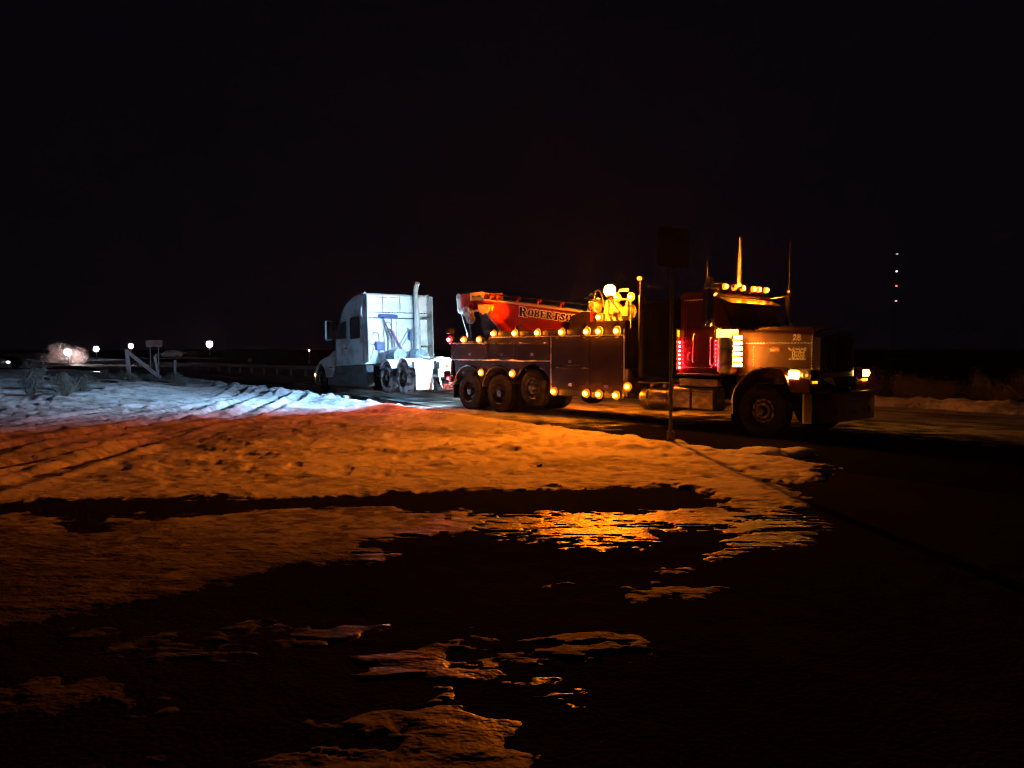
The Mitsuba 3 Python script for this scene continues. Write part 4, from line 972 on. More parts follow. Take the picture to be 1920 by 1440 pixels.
P('mast_bracket', [box(-4.46, -4.16, 0.87, 0.90, 3.16, 3.24, 0.01), tube([(-4.46, 0.89, 3.18), (-4.72, 0.89, 3.05)], 0.012, 6)], 'decal_white')
sp = key_for(f'{tow}__warning_board')
obj(f'{sp}__plate', box(-4.80, -4.10, 0.79, 0.81, 2.32, 2.56, 0.004), 'decal_black', TOW)
strip = [Polygon([(a, 2.33), (a + 0.1, 2.33), (a + 0.02, 2.55), (a - 0.08, 2.55)]) for a in np.arange(-4.72, -4.15, 0.2)]
obj(f'{sp}__stripe', [prism(g.intersection(sbox(-4.79, 2.33, -4.11, 2.55)), 0.784, 0.7895) for g in strip], 'decal_white', TOW, False)
bk = key_for(f'{tow}__beacon')
BX, BY = -4.20, 0.25
obj(f'{bk}__base', lathe([(0.001, 2.98), (0.10, 2.98), (0.10, 3.025), (0.085, 3.04), (0.001, 3.04)], (BX, BY, 0), (0, 0, 1), 18), 'black_plastic', TOW)
obj(f'{bk}__arm', [box(BX - 0.05, BX + 0.05, BY - 0.05, 0.86, 2.955, 2.98), tube([(BX, BY, 2.96), (BX - 0.1, 0.80, 2.6)], 0.016, 6)], 'dull_chrome', TOW)
obj(f'{bk}__dome', lathe([(0.10, 3.04), (0.125, 3.06), (0.142, 3.10), (0.146, 3.15), (0.142, 3.19), (0.125, 3.235), (0.09, 3.27), (0.045, 3.288), (0.001, 3.292)], (BX, BY, 0), (0, 0, 1), 26), 'dark_lens', TOW, light=[c * 1250 for c in AMBER], weight=25)
# its turning reflector throws a beam to the near side at this moment
at = TOW.p((BX + 0.08, BY - 0.17, 3.15))
to = at + TOW.d((0.55, -1, -0.17))
scene[f'{bk}_beam'] = {'type': 'spot', 'to_world': T().look_at(origin=at.tolist(), target=to.tolist(), up=[0, 0, 1]), 'intensity': rgb(*[c * 390 for c in AMBER]), 'cutoff_angle': 45.0, 'beam_width': 12.0, 'sampling_weight': 60.0}
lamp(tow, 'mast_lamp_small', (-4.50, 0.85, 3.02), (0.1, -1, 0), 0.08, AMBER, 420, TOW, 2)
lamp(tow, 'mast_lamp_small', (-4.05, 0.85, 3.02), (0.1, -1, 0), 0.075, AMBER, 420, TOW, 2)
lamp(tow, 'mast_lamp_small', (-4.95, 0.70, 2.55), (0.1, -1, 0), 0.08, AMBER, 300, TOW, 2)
P('mast_lamp_seat', box(-5.02, -4.88, 0.715, 0.85, 2.46, 2.64), 'black_paint')
P('grab_pole', [tube([(-4.0, 0.78, 2.24), (-4.0, 0.78, 2.95)], 0.014, 6), lathe([(0.001, -0.03), (0.03, 0), (0.001, 0.03)], (-4.0, 0.78, 2.52), (0, 0, 1), 8)], 'decal_white')
P('tall_marker_pole', tube([(-3.85, 0.95, 2.24), (-3.85, 0.95, 3.42)], 0.012, 6), 'dark_steel')
P('tall_marker', box(-3.92, -3.78, 0.90, 1.0, 3.42, 3.50), 'decal_white')

# white work lamps on the tail: they light the towed truck and the snow behind
for y, z, aim in ((0.45, 1.86, (-1, 0.05, -0.04)), (1.95, 1.86, (-1, -0.02, -0.04)), (-0.10, 1.02, (-1, -0.25, -0.12))):
    wk = key_for(f'{tow}__work_lamp')
    obj(f'{wk}__housing', box(-10.34, -10.265, y - 0.10, y + 0.10, z - 0.08, z + 0.08, 0.02), 'black_plastic', TOW)
    obj(f'{wk}__lens', prism(sbox(y - 0.085, z - 0.065, y + 0.085, z + 0.065).buffer(0.008), -10.355, -10.342, 'x').apply_transform(np.eye(4)), 'decal_white', TOW)
    at = TOW.p((-10.40, y, z))
    to = at + TOW.d(aim)
    scene[f'{wk}_light'] = {'type': 'spot', 'to_world': T().look_at(origin=at.tolist(), target=to.tolist(), up=[0, 0, 1]), 'intensity': rgb(*[c * (44 if z > 1.5 else 15) for c in (0.60, 0.92, 1.0)]), 'cutoff_angle': 80.0, 'beam_width': 58.0, 'sampling_weight': 10.0}
at = TOW.p((-10.42, -0.02, 2.28))
wk = key_for(f'{tow}__flood_lamp')
obj(f'{wk}__post', [tube([(-10.22, 0.04, 1.95), (-10.22, 0.04, 2.24)], 0.018, 6)], 'dark_steel', TOW)
obj(f'{wk}__housing', box(-10.37, -10.2, -0.10, 0.12, 2.20, 2.36, 0.03), 'black_plastic', TOW)
a = math.radians(163)
to = at + np.array([math.cos(a), math.sin(a), -0.10])
scene[f'{wk}_light'] = {'type': 'spot', 'to_world': T().look_at(origin=at.tolist(), target=to.tolist(), up=[0, 0, 1]), 'intensity': rgb(*[c * 430 for c in (0.27, 0.62, 1.0)]), 'cutoff_angle': 60.0, 'beam_width': 6.0, 'sampling_weight': 25.0}

# ------------------------------------------------------------------ the towed truck
REAR = Place((-5.2, 26.8), 122, 2.5, 4.75)
tr = thing('towed_truck', 'white tractor unit with tall sleeper cab towed backwards with its rear lit white', 'truck')


def Q(part, mesh, bsdf, smooth=30, **k):
    return obj(f'{tr}__{part}', mesh, bsdf, REAR, smooth, **k)


WW = 2.68
Q('chassis_rail', box(-4.7, 5.2, -0.98, -0.88, 0.66, 0.95), 'dark_steel')
Q('chassis_rail', box(-4.7, 5.2, -1.80, -1.70, 0.66, 0.95), 'dark_steel')
for side, Y in ((1, -0.06), (-1, -WW + 0.06)):
    wheel(tr, REAR, (4.75, Y, 0.52), side, 0.52, 0.30)
    for X in (-1.92, -3.30):
        wheel(tr, REAR, (X, Y, 0.52), side, 0.53, 0.28, True, tyre_mat='snow_caked')
for X in (4.75, -1.92, -3.30):
    Q('axle', cone((X, -0.4, 0.52), (X, -2.3, 0.52), 0.09, 0.09), 'dark_steel')
# cab and sleeper
prof = Polygon([(0.0, 1.02), (0.0, 3.50), (0.25, 3.51), (1.0, 3.46), (1.65, 3.30), (2.1, 3.08), (2.35, 2.78), (2.95, 1.98), (2.95, 1.02)])
V0 = prism(prof, -WW + 0.10, -0.10)
Q('cab_shell', V0, 'white_paint', 25)
Q('cab_side', [prism(prof.buffer(-0.05), -0.101, -0.07), prism(prof.buffer(-0.05), -WW + 0.07, -WW + 0.101)], 'white_paint', 25)
hoodp = Polygon([(2.93, 1.02), (2.93, 1.98), (3.4, 1.80), (4.4, 1.60), (5.1, 1.38), (5.42, 1.05), (5.48, 0.62), (5.3, 0.62)])
Q('bonnet', prism(hoodp.difference(Point(4.75, 0.55).buffer(0.62)), -WW + 0.42, -0.42), 'white_paint', 35)
for y0, y1 in ((-0.46, -0.06), (-WW + 0.06, -WW + 0.46)):
    wing = Polygon([(3.55, 0.98), (3.75, 1.15), (4.2, 1.25), (4.75, 1.24), (5.2, 1.1), (5.45, 0.8), (5.46, 0.45), (5.3, 0.45), (5.2, 0.7)])
    full = Polygon([(3.3, 0.62), (3.0, 1.02), (3.0, 1.36), (3.6, 1.42), (4.3, 1.36), (4.9, 1.24), (5.3, 1.02), (5.5, 0.78), (5.52, 0.40), (5.25, 0.40), (5.25, 0.55)])
    Q('front_wing', prism(full.difference(Point(4.75, 0.50).buffer(0.64, 24)), y0, y1), 'white_paint', 35)
    yo = y1 if y1 > -1 else y0
    hk = key_for(f'{tr}__headlamp')
    obj(f'{hk}__lens', hull([(5.10, yo + 0.004, 0.98), (5.34, yo + 0.004, 0.88), (5.36, yo + 0.004, 0.72), (5.18, yo + 0.004, 0.80), (5.2, yo - 0.02, 0.8), (5.2, yo - 0.02, 0.95)]), 'chrome', REAR)
Q('amber_side_lamp', lathe([(0.05, 0), (0.045, 0.02), (0.001, 0.03)], (5.46, -0.055, 0.72), (0.3, 1, 0), 10), 'dark_lens', light=[c * 22 for c in (1, 0.62, 0.2)], weight=0.5)
Q('front_bumper', box(5.40, 5.6, -WW + 0.12, -0.12, 0.30, 0.72, 0.06), 'white_paint', 40)
q = [(2.40, -0.25, 2.72), (2.40, -WW + 0.25, 2.72), (2.93, -WW + 0.25, 2.02), (2.93, -0.25, 2.02)]
Q('windscreen_pane', trimesh.Trimesh(np.array([(x + 0.02, y, z + 0.015) for x, y, z in q]), [[0, 1, 2], [0, 2, 3]], process=False), 'window_glass', False)
Q('windscreen_shade', trimesh.Trimesh(np.array([(x + 0.008, y, z + 0.006) for x, y, z in q]), [[0, 1, 2], [0, 2, 3]], process=False), 'cab_dark', False)
for s, Y in ((1, -0.07), (-1, -WW + 0.07)):
    wn = sbox(0.40, 2.02, 1.20, 2.66).buffer(0.06)
    Q('sleeper_window', prism(wn, min(Y, Y + s * 0.006), max(Y, Y + s * 0.006)), 'cab_dark')
    Q('sleeper_window_gasket', tube([(x, Y + s * 0.008, z) for x, z in list(wn.exterior.coords)[:-1]], 0.016, 6, True), 'black_plastic')
    dw = Polygon([(1.72, 2.02), (2.78, 2.02), (2.40, 2.62), (1.72, 2.66)])
    dk = key_for(f'{tr}__door')
    obj(f'{dk}__window_pane', prism(dw, min(Y, Y + s * 0.006), max(Y, Y + s * 0.006)), 'cab_dark', REAR)
    obj(f'{dk}__edge_seal', tube([(x, Y + s * 0.004, z) for x, z in [(1.58, 1.12), (1.58, 2.72), (2.36, 2.70), (2.88, 1.98), (2.88, 1.12)]], 0.010, 6, True), 'grey_trim', REAR)
    obj(f'{dk}__handle', box(1.66, 1.86, min(Y, Y + s * 0.03), max(Y, Y + s * 0.03), 1.62, 1.67, 0.01), 'black_plastic', REAR)
    # skirts and tanks below the cab
    Q('chassis_skirt', prism(Polygon([(-0.28, 0.24), (-0.20, 0.97), (3.75, 0.97), (3.95, 0.30)]), min(Y, Y - s * 0.25), max(Y, Y - s * 0.25)), 'skirt_grey', 25)
    Q('skirt_step', [box(2.0, 2.7, min(Y - s * 0.02, Y + s * 0.02), max(Y - s * 0.02, Y + s * 0.02), z, z + 0.04, 0.008) for z in (0.42, 0.70)], 'black_plastic')
    Q('skirt_rail', box(-0.2, 3.7, min(Y, Y + s * 0.012), max(Y, Y + s * 0.012), 0.975, 1.01, 0.004), 'black_plastic')
    # mirrors
    mk = key_for(f'{tr}__mirror')
    ym = Y + s * 0.34
    obj(f'{mk}__head', box(2.62, 2.78, min(ym - 0.13, ym + 0.13), max(ym - 0.13, ym + 0.13), 1.98, 2.74, 0.04), 'white_paint', REAR)
    obj(f'{mk}__glass', box(2.608, 2.618, ym - 0.10, ym + 0.10, 2.04, 2.68, 0.003), 'cab_dark', REAR)
    obj(f'{mk}__arm', [tube([(2.7, Y - s * 0.02, z), (2.7, ym, z)], 0.025) for z in (2.08, 2.66)], 'black_plastic', REAR)
    # fairings that stand out behind the sleeper
    Q('side_fairing', prism(Polygon([(0.02, 1.05), (0.02, 3.48), (-0.34, 3.42), (-0.38, 1.1)]), min(Y - s * 0.01, Y - s * 0.045), max(Y - s * 0.01, Y - s * 0.045)), 'white_paint')
    Q('fairing_edge', tube([(-0.345, Y - s * 0.028, 3.42), (-0.385, Y - s * 0.028, 1.1)], 0.022, 7), 'white_paint')
    for z in (2.65, 1.65):
        Q('fairing_strut', tube([(0.0, Y - s * 0.35, z), (-0.33, Y - s * 0.05, z)], 0.014, 5), 'steel')
    Q('grab_rail', tube(curve([(-0.02, Y, 2.70), (-0.02, Y + s * 0.06, 2.74), (-0.02, Y + s * 0.06, 3.0), (-0.02, Y, 3.04)], 16), 0.024), 'white_paint')
    Q('corner_lamp', lathe([(0.05, 0), (0.05, 0.02), (0.03, 0.05), (0.001, 0.06)], (-0.05, Y - s * 0.06, 3.49), (0, 0, 1), 10), 'white_paint')
# back wall: outer skin panels, seams, steps, hoses
for (y0, y1, z0, z1) in ((-0.80, -0.16, 2.86, 3.44), (-1.46, -0.82, 2.86, 3.44), (-2.52, -1.48, 2.86, 3.44), (-1.30, -0.16, 1.06, 2.62), (-2.52, -1.32, 1.06, 2.62), (-2.52, -0.16, 2.67, 2.83)):
    Q('back_panel', box(-0.016, 0.004, y0, y1, z0, z1, 0.006), 'white_back')
Q('back_seam_plate', box(-0.006, 0.002, -2.53, -0.15, 1.05, 3.445, 0.001), 'hose_grey')
Q('back_drip_rail', box(-0.05, 0.0, -2.58, -0.1, 3.44, 3.47, 0.008), 'white_paint')
Q('back_vent', [box(-0.022, -0.012, y, y + 0.30, 3.36, 3.39, 0.003) for y in (-0.98, -1.38)], 'grey_trim')
Q('back_work_lamp', [box(-0.17, -0.03, -1.32, -0.62, 2.66, 2.76, 0.02), box(-0.24, -0.06, -1.25, -0.75, 2.62, 2.665, 0.01)], 'blue_plastic')
Q('hose_tower', [tube([(-0.35, -0.98, 0.95), (-0.35, -0.98, 2.62)], 0.022, 7), tube([(-0.35, -0.98, 2.60), (-0.12, -0.82, 2.66)], 0.02, 6), tube([(-0.35, -0.98, 1.9), (-0.12, -0.78, 2.6)], 0.028, 6)], 'hose_grey')
Q('connector_box', [box(-0.16, -0.02, -0.82, -0.48, 1.50, 1.80, 0.02)], 'blue_plastic')
Q('connector_rib', [box(-0.172, -0.16, -0.82 + 0.02, -0.48 - 0.02, 1.53 + 0.05 * q_, 1.55 + 0.05 * q_, 0.002) for q_ in range(5)], 'black_plastic')
Q('grab_bar', tube(curve([(-0.03, -0.42, 2.10), (-0.09, -0.42, 2.12), (-0.09, -0.60, 2.08), (-0.09, -0.61, 1.80), (-0.09, -0.60, 1.3)], 24), 0.014, 6), 'hose_grey')
Q('side_bar', tube([(-0.06, -0.16, 1.74), (-0.06, -0.48, 1.70)], 0.022, 6), 'hose_grey')
Q('tool_ring', tube([(-0.03, -1.30 + 0.085 * math.cos(a_), 2.06 + 0.085 * math.sin(a_)) for a_ in np.linspace(0, 2 * math.pi, 18, endpoint=False)], 0.008, 5, True), 'hose_grey')
for k_, (m_, off) in enumerate((('hose_red', 0.0), ('hose_blue', 0.07), ('black_plastic', 0.14))):
    zz = np.linspace(0, 1, 90)
    pts = [(-0.30 - 0.5 * z_ + 0.045 * math.cos(z_ * 95), -0.98 - 0.42 * z_ + off * 0.6 + 0.045 * math.sin(z_ * 95), 2.25 - 1.15 * z_) for z_ in zz]
    Q('coiled_hose', tube(pts, 0.011, 5), m_)
Q('air_line', tube(curve([(-0.05, -0.86, 1.15), (-0.10, -0.80, 2.2), (-0.16, -0.92, 2.5), (-0.3, -1.0, 2.3), (-0.35, -1.1, 1.6)], 40), 0.013, 5), 'hose_grey')
Q('air_line', tube(curve([(-0.05, -0.92, 1.15), (-0.12, -0.95, 1.9), (-0.2, -0.90, 2.2), (-0.3, -0.98, 2.0), (-0.3, -1.2, 1.4)], 40), 0.011, 5), 'hose_grey')
Q('brace_bar', [tube([(-0.04, -1.30, 1.55), (-0.05, -1.78, 2.28)], 0.014, 5), tube([(-0.04, -1.42, 1.52), (-0.05, -1.84, 2.18)], 0.012, 5)], 'hose_grey')
Q('brace_bar', [tube([(-0.10, -0.28, 1.2), (-0.06, -0.5, 1.85)], 0.01, 5), tube([(-0.10, -0.20, 1.75), (-0.06, -0.44, 2.08)], 0.01, 5)], 'hose_grey')
Q('fire_extinguisher', lathe([(0.001, 1.86), (0.05, 1.87), (0.06, 1.9), (0.06, 2.14), (0.03, 2.2), (0.02, 2.24), (0.001, 2.24)], (-0.09, -1.80, 0), (0, 0, 1), 14), 'blue_plastic')
Q('pipe_rack', [tube([(-0.12, -1.86, 1.2), (-0.12, -1.86, 2.25)], 0.025, 6), tube([(-0.14, -1.95, 1.1), (-0.14, -1.95, 2.3)], 0.05, 8), tube([(-0.06, -1.7, 2.3), (-0.3, -2.05, 2.0)], 0.018, 5)], 'grey_steel')
# exhaust stack
Q('exhaust_stack', tube(curve([(-0.26, -2.02, 1.05), (-0.26, -2.02, 1.7), (-0.26, -2.01, 2.6), (-0.26, -1.99, 3.3), (-0.28, -1.98, 3.62), (-0.36, -1.99, 3.82), (-0.42, -2.0, 3.90)], 40), 0.085, 16), 'white_paint', 40)
Q('stack_guard', lathe([(0.10, 1.4), (0.112, 1.4), (0.112, 2.75), (0.10, 2.75)], (-0.26, -2.02, 0), (0, 0, 1), 20), 'white_paint')
Q('stack_clamp', [tube([(-0.02, -2.02, z), (-0.18, -2.02, z)], 0.02, 6) for z in (1.6, 2.9)], 'steel')
Q('fairing_bracket', [box(-0.30, -0.02, -2.55, -2.2, 1.60, 1.66, 0.01), box(-0.25, -0.02, -2.56, -2.3, 2.62, 2.68, 0.01)], 'hose_grey')
# frame behind the cab
Q('deck_plate', box(-1.55, -0.05, -1.95, -0.72, 0.96, 1.0), 'white_back')
fw_ = key_for(f'{tr}__fifth_wheel')
obj(f'{fw_}__plate', prism(Point(-2.45, -1.34).buffer(0.46, 20).difference(Polygon([(-2.5, -1.34), (-3.2, -1.6), (-3.2, -1.08)])), 1.12, 1.18, 'z'), 'steel', REAR)
obj(f'{fw_}__bracket', [box(-2.7, -2.2, y, y + 0.06, 0.95, 1.13) for y in (-1.0, -1.74)], 'dark_steel', REAR)
for y in (-0.36, -2.32):
    for X in (-1.92, -3.30):
        Q('half_mudguard', arc_strip(X, 0.52, 0.585, 0.60, y - 0.32, y + 0.30, 30, 150, 18), 'white_back')
    Q('mudflap_hanger', [prism(Polygon([(-4.22, 0.80), (-4.22, 0.98), (-3.95, 1.02), (-3.95, 0.9)]), y - 0.34, y + 0.30), box(-4.24, -4.18, y - 0.34, y + 0.32, 0.76, 0.92)], 'white_back')
    Q('mudflap', box(-4.225, -4.205, y - 0.30, y + 0.28, 0.12, 0.755, 0.004), 'white_back')
Q('tail_crossmember', box(-4.75, -4.6, -2.0, -0.68, 0.66, 0.95), 'white_back')
Q('tail_bar', box(-4.62, -4.5, -1.75, -0.9, 0.98, 1.06), 'white_back')
for y in (-0.85, -1.05, -1.65, -1.85):
    Q('tail_lamp', lathe([(0.06, 0), (0.055, 0.02), (0.001, 0.03)], (-4.76, y, 0.82), (-1, 0, 0), 12), 'badge_red')
ch = []
for q_ in range(26):
    a = q_ / 25
    ch.append(tube([(-4.55 - 0.8 * a + 0.03 * math.cos(b) * (q_ % 2), -0.72 - 0.35 * a + 0.03 * math.cos(b) * ((q_ + 1) % 2), 0.72 - 0.75 * a + 0.9 * a * a + 0.045 * math.sin(b)) for b in np.linspace(0, 2 * math.pi, 8, endpoint=False)], 0.009, 5, True))
Q('tow_chain', ch, 'white_back', kind='stuff')
Q('air_hose', tube(curve([(-4.5, -0.7, 0.75), (-4.8, -0.62, 0.35), (-5.1, -0.6, 0.15), (-5.5, -0.8, 0.4)], 24), 0.02, 6), 'white_back')
Q('tail_clutter', [box(-4.7, -4.3, -0.92, -0.74, 0.95, 1.08), box(-4.66, -4.4, -1.1, -0.8, 0.95, 1.0), tube([(-4.6, -0.3, 0.95), (-4.3, -0.9, 1.1), (-4.1, -1.4, 1.05)], 0.03, 6), box(-4.72, -4.6, -0.78, -0.70, 0.5, 0.95)], 'white_back')
# rolled tarps lashed on the frame
for nm, y, x0, ln, r in (('near the driver side', -0.80, -1.45, 0.95, 0.24), ('beside the exhaust stack', -1.66, -1.35, 0.80, 0.25)):
    rk = thing('rolled_tarp', f'bluish rolled tarp lying behind the sleeper cab {nm}', 'tarp', 'rolled tarps behind the sleeper cab')
    th = np.linspace(0.6, 11 * math.pi, 150)
    rr = r * (0.12 + 0.88 * th / th[-1])
    line = LineString(np.stack([y + rr * np.cos(th), 1.25 + rr * np.sin(th)], 1)).buffer(0.0085, cap_style=2)
    obj(f'{rk}__roll', prism(line if line.geom_type == 'Polygon' else max(line.geoms, key=lambda g: g.area), x0, x0 + ln, 'x'), 'tarp', REAR, 40)
    obj(f'{rk}__core', cone((x0 - 0.01, y, 1.25), (x0 + ln, y, 1.25), 0.03, 0.03, 10), 'steel', REAR)
    obj(f'{rk}__strap', lathe([(r + 0.004, 0), (r + 0.012, 0.0), (r + 0.012, 0.05), (r + 0.004, 0.05)], (x0 + ln * 0.6, y, 1.25), (1, 0, 0), 26), 'dark_steel', REAR)

# ------------------------------------------------------------------ beside the road
def at(x, y, yaw=0.0, z=None):
    return Place((x, y, drop(x, y) - 0.02 if z is None else z), yaw)


pl = at(2.82, 13.59, 35)
sg = thing('road_sign', 'dark steel sign post with a board, in the snow before the tow truck', 'sign')
obj(f'{sg}__post', prism(Polygon([(-0.035, 0), (-0.03, 0.03), (-0.018, 0.03), (-0.018, 0.006), (0.018, 0.006), (0.018, 0.03), (0.03, 0.03), (0.035, 0.0), (0.02, -0.012), (-0.02, -0.012)]), -0.05, 3.72, 'z'), 'post_steel', pl)
obj(f'{sg}__sleeve', [box(-0.055, 0.055, -0.04, 0.06, -0.05, 0.22, 0.01), box(-0.09, 0.09, -0.03, 0.0, 0.04, 0.09, 0.01)], 'post_steel', pl)
obj(f'{sg}__board', prism(sbox(-0.37, 3.12, 0.37, 3.78).buffer(0.02), -0.018, -0.014), 'post_steel', pl)
obj(f'{sg}__bolt', [lathe([(0.014, 0), (0.012, 0.012), (0.001, 0.014)], (0, -0.012, z), (0, 1, 0), 6) for z in (3.2, 3.68)], 'galvanised', pl, kind='stuff')
obj(f'{sg}__edge_highlight', box(-0.385, 0.385, -0.022, -0.010, 3.80, 3.806, 0.001), 'galvanised', pl)  # pale strip stands for the light caught along the top edge


NTH = ('first second third fourth fifth sixth seventh eighth ninth tenth eleventh twelfth thirteenth fourteenth fifteenth sixteenth seventeenth eighteenth nineteenth twentieth '
       'twenty-first twenty-second twenty-third twenty-fourth twenty-fifth twenty-sixth twenty-seventh twenty-eighth twenty-ninth thirtieth').split()


def clod(x, y, r, seed, label, flat=0.45, name='snow_clod', group=None):
    m = trimesh.creation.icosphere(3, r)
    v = m.vertices
    v = v * (0.65 + 0.75 * meshkit.fbm(v / r * 1.4 + seed * 7.1, 3, seed))[:, None]
    v[:, 2] *= flat
    m.vertices = v
    info = {'label': label, 'category': 'snow clod'}
    if group:
        info['group'] = group
    obj(name, m, 'snow_surface', Place((x, y, drop(x, y) + 0.02), seed * 40.0), True, **info)


clod(2.95, 13.62, 0.16, 3, 'small snow clod frozen to the foot of the sign post')
clod(4.06, 12.45, 0.42, 5, 'broad flat lump of crusted snow before the front wheel of the tow truck', 0.28)
clod(4.75, 12.75, 0.34, 6, 'long crusted snow lump nearest the tow truck bumper', 0.3)
for k, (x, y, r) in enumerate(sorted(((-4.3, 26.9, 0.2), (-5.0, 25.6, 0.16), (-6.2, 27.6, 0.22), (-7.4, 29.6, 0.24), (-8.2, 30.6, 0.2), (-9.3, 31.8, 0.23), (-5.7, 26.3, 0.14), (-3.5, 24.8, 0.15), (-10.3, 33.2, 0.22), (-6.7, 28.2, 0.17), (-3.0, 23.7, 0.12), (-8.8, 31.0, 0.16)))):
    clod(x - 0.45, y - 0.3, r, 10 + k, f'snow clod on the ridge along the road edge, {NTH[k]} from its far end', 0.6, group='snow clods on the roadside ridge')

# old timber brace of a fence
pl = at(-19.1, 38.4, 0)
fb = thing('fence_brace', 'weathered pale timber fence post with a diagonal brace leaning to the right', 'fence post')
obj(f'{fb}__post', hull([(x + dx, y, z) for x, z, dx in ((0.0, 0.0, 0), (-0.12, 1.48, 0)) for dx in (-0.075, 0.075) for y in (-0.07, 0.07)]), 'old_wood', pl)
obj(f'{fb}__diagonal', hull([(x + dx, y, z + dz) for x, z in ((-0.08, 1.36), (1.55, 0.05)) for dx, dz in ((-0.05, -0.06), (0.05, 0.06)) for y in (-0.05, 0.05)]), 'old_wood', pl)
obj(f'{fb}__wire', [tube([(-0.06, 0.1, z), (1.2, 0.12, z - 0.08), (3.4, 0.3, z - 0.02)], 0.008, 4) for z in (0.7, 1.1)], 'galvanised', pl)
for x, y, h, lean, nm in ((-17.7, 38.6, 1.30, -0.22, 'thin pale fence stake leaning left beside the timber brace'), (-17.1, 39.0, 1.15, 0.02, 'upright dark fence stake right of the leaning stake')):
    obj('fence_stake', hull([(dx + (lean if z > 0.1 else 0), dy, z) for z in (-0.05, h) for dx in (-0.045, 0.045) for dy in (-0.045, 0.045)]), 'old_wood', at(x, y), label=nm, category='fence stake')


def brush(x, y, w, h, seed, label, group, leaf='sage_leaf', size=1.0, name='sagebrush'):
    """a low desert bush: many thin stems that fan out, tipped with small narrow leaves"""
    r = np.random.default_rng(seed)
    g = thing(name, label, 'bush', group)
    pl = at(x, y)
    stems, V, F = [], [], []
    n = int(26 + 30 * w)
    for q in range(n):
        a = r.uniform(0, 2 * math.pi)
        tilt = abs(r.normal(0, 0.55))
        L = h * r.uniform(0.55, 1.05)
        d = np.array([math.cos(a) * math.sin(tilt) * w / h, math.sin(a) * math.sin(tilt) * w / h, math.cos(min(tilt, 1.3))])
        p0 = np.array([math.cos(a), math.sin(a), 0]) * w * 0.15 * r.uniform(0, 1)
        mid = p0 + d * L * 0.5 + r.normal(0, 0.04, 3)
        p1 = p0 + d * L + r.normal(0, 0.05, 3)
        if q % 2 == 0:
            stems.append(tube([p0, mid, p1], [0.012, 0.008, 0.003], 4))
        for c in range(26):
            t = r.uniform(0.35, 1.03)
            p = (p0 + (mid - p0) * t * 2 if t < 0.5 else mid + (p1 - mid) * (t - 0.5) * 2) + r.normal(0, 0.055 * size, 3)
            u = r.normal(0, 1, 3) + np.array([0, 0, 0.9])
            u *= 0.05 * size * r.uniform(0.6, 1.3) / np.linalg.norm(u)
            s = np.cross(u, r.normal(0, 1, 3))
            s *= 0.013 * size / (np.linalg.norm(s) + 1e-9)
            b = len(V)
            V += [p, p + u * 0.55 + s, p + u, p + u * 0.55 - s]
            F += [[b, b + 1, b + 2], [b, b + 2, b + 3]]
    obj(f'{g}__stem', stems, 'dry_stem', pl)
    m = trimesh.Trimesh(np.array(V), np.array(F), process=False)
    m.vertices[:, 2] = np.maximum(m.vertices[:, 2], 0.01)
    obj(f'{g}__foliage', m, leaf, pl, False, kind='stuff')


brush(-15.4, 24.6, 0.95, 1.05, 1, 'largest grey sagebrush at the left edge of the lot', 'brush left of the lot')
brush(-13.9, 23.8, 0.65, 0.72, 2, 'second grey sagebrush from the left, right of the largest one', 'brush left of the lot')
left = [(-14.9, 26.6), (-16.6, 28.4), (-17.5, 31.6), (-16.2, 32.8), (-19.8, 35.5), (-18.3, 36.2), (-17.9, 37.6), (-16.8, 38.2), (-16.2, 37.2), (-20.6, 38.9), (-15.5, 35.4), (-21.8, 37.2), (-14.4, 33.4)]
left.sort(key=lambda q: q[0] / q[1])
for k, (x, y) in enumerate(left):
    brush(x, y, 0.34 + 0.3 * ((k * 7) % 5) / 5, 0.34 + 0.3 * ((k * 3) % 4) / 4, 20 + k, f'low grey brush on the snowy bank, {NTH[k]} from the left', 'low brush on the snowy bank')
spots = []
for k in range(30):
    u = k / 29.0
    x0, y0, _ = road_pt(8.0 - 10.5 * u + rng.normal(0, 0.3), ROAD_W + 1.7 + 2.8 * ((k * 5) % 4) / 4 + rng.normal(0, 0.2))
    spots.append((x0, y0, 0.5 + 0.45 * rng.random(), 0.62 + 0.55 * rng.random()))
spots.sort(key=lambda q: q[0] / q[1])
for k, (x0, y0, w_, h_) in enumerate(spots):
    brush(x0, y0, w_, h_, 60 + k, f'{NTH[k]} dry bush beyond the far snowbank, counting rightwards from the tow truck', 'dry bushes beyond the far snowbank')

# guard rail on the far side of the road, left of the towed truck
gr = thing('guard_rail', 'thin galvanised guard rail along the far side of the road left of the towed truck', 'guard rail')
a, b = np.array(road_pt(22, ROAD_W + 2.6)), np.array(road_pt(60, ROAD_W + 2.6))
a, b = np.array([-7.6, 43.0, 0.0]), np.array([-27.0, 64.0, 0.0])
d = (b - a) / np.linalg.norm(b - a)
yaw = math.degrees(math.atan2(d[1], d[0]))
gp = Place((a[0], a[1], 0), yaw)
Lr = float(np.linalg.norm(b - a))
prof = Polygon([(-0.02, 0.42), (0.04, 0.47), (-0.02, 0.53), (-0.02, 0.56), (0.04, 0.62), (-0.02, 0.68), (-0.03, 0.68), (0.03, 0.62), (-0.03, 0.56), (-0.03, 0.53), (0.03, 0.47), (-0.03, 0.42)])
obj(f'{gr}__beam', prism(prof.buffer(0.003), 0, Lr, 'x'), 'galvanised', gp)
for q_ in range(int(Lr / 2)):
    obj(f'{gr}__post', box(2 * q_ + 0.3, 2 * q_ + 0.42, -0.15, -0.03, -0.02, 0.66), 'galvanised', gp)

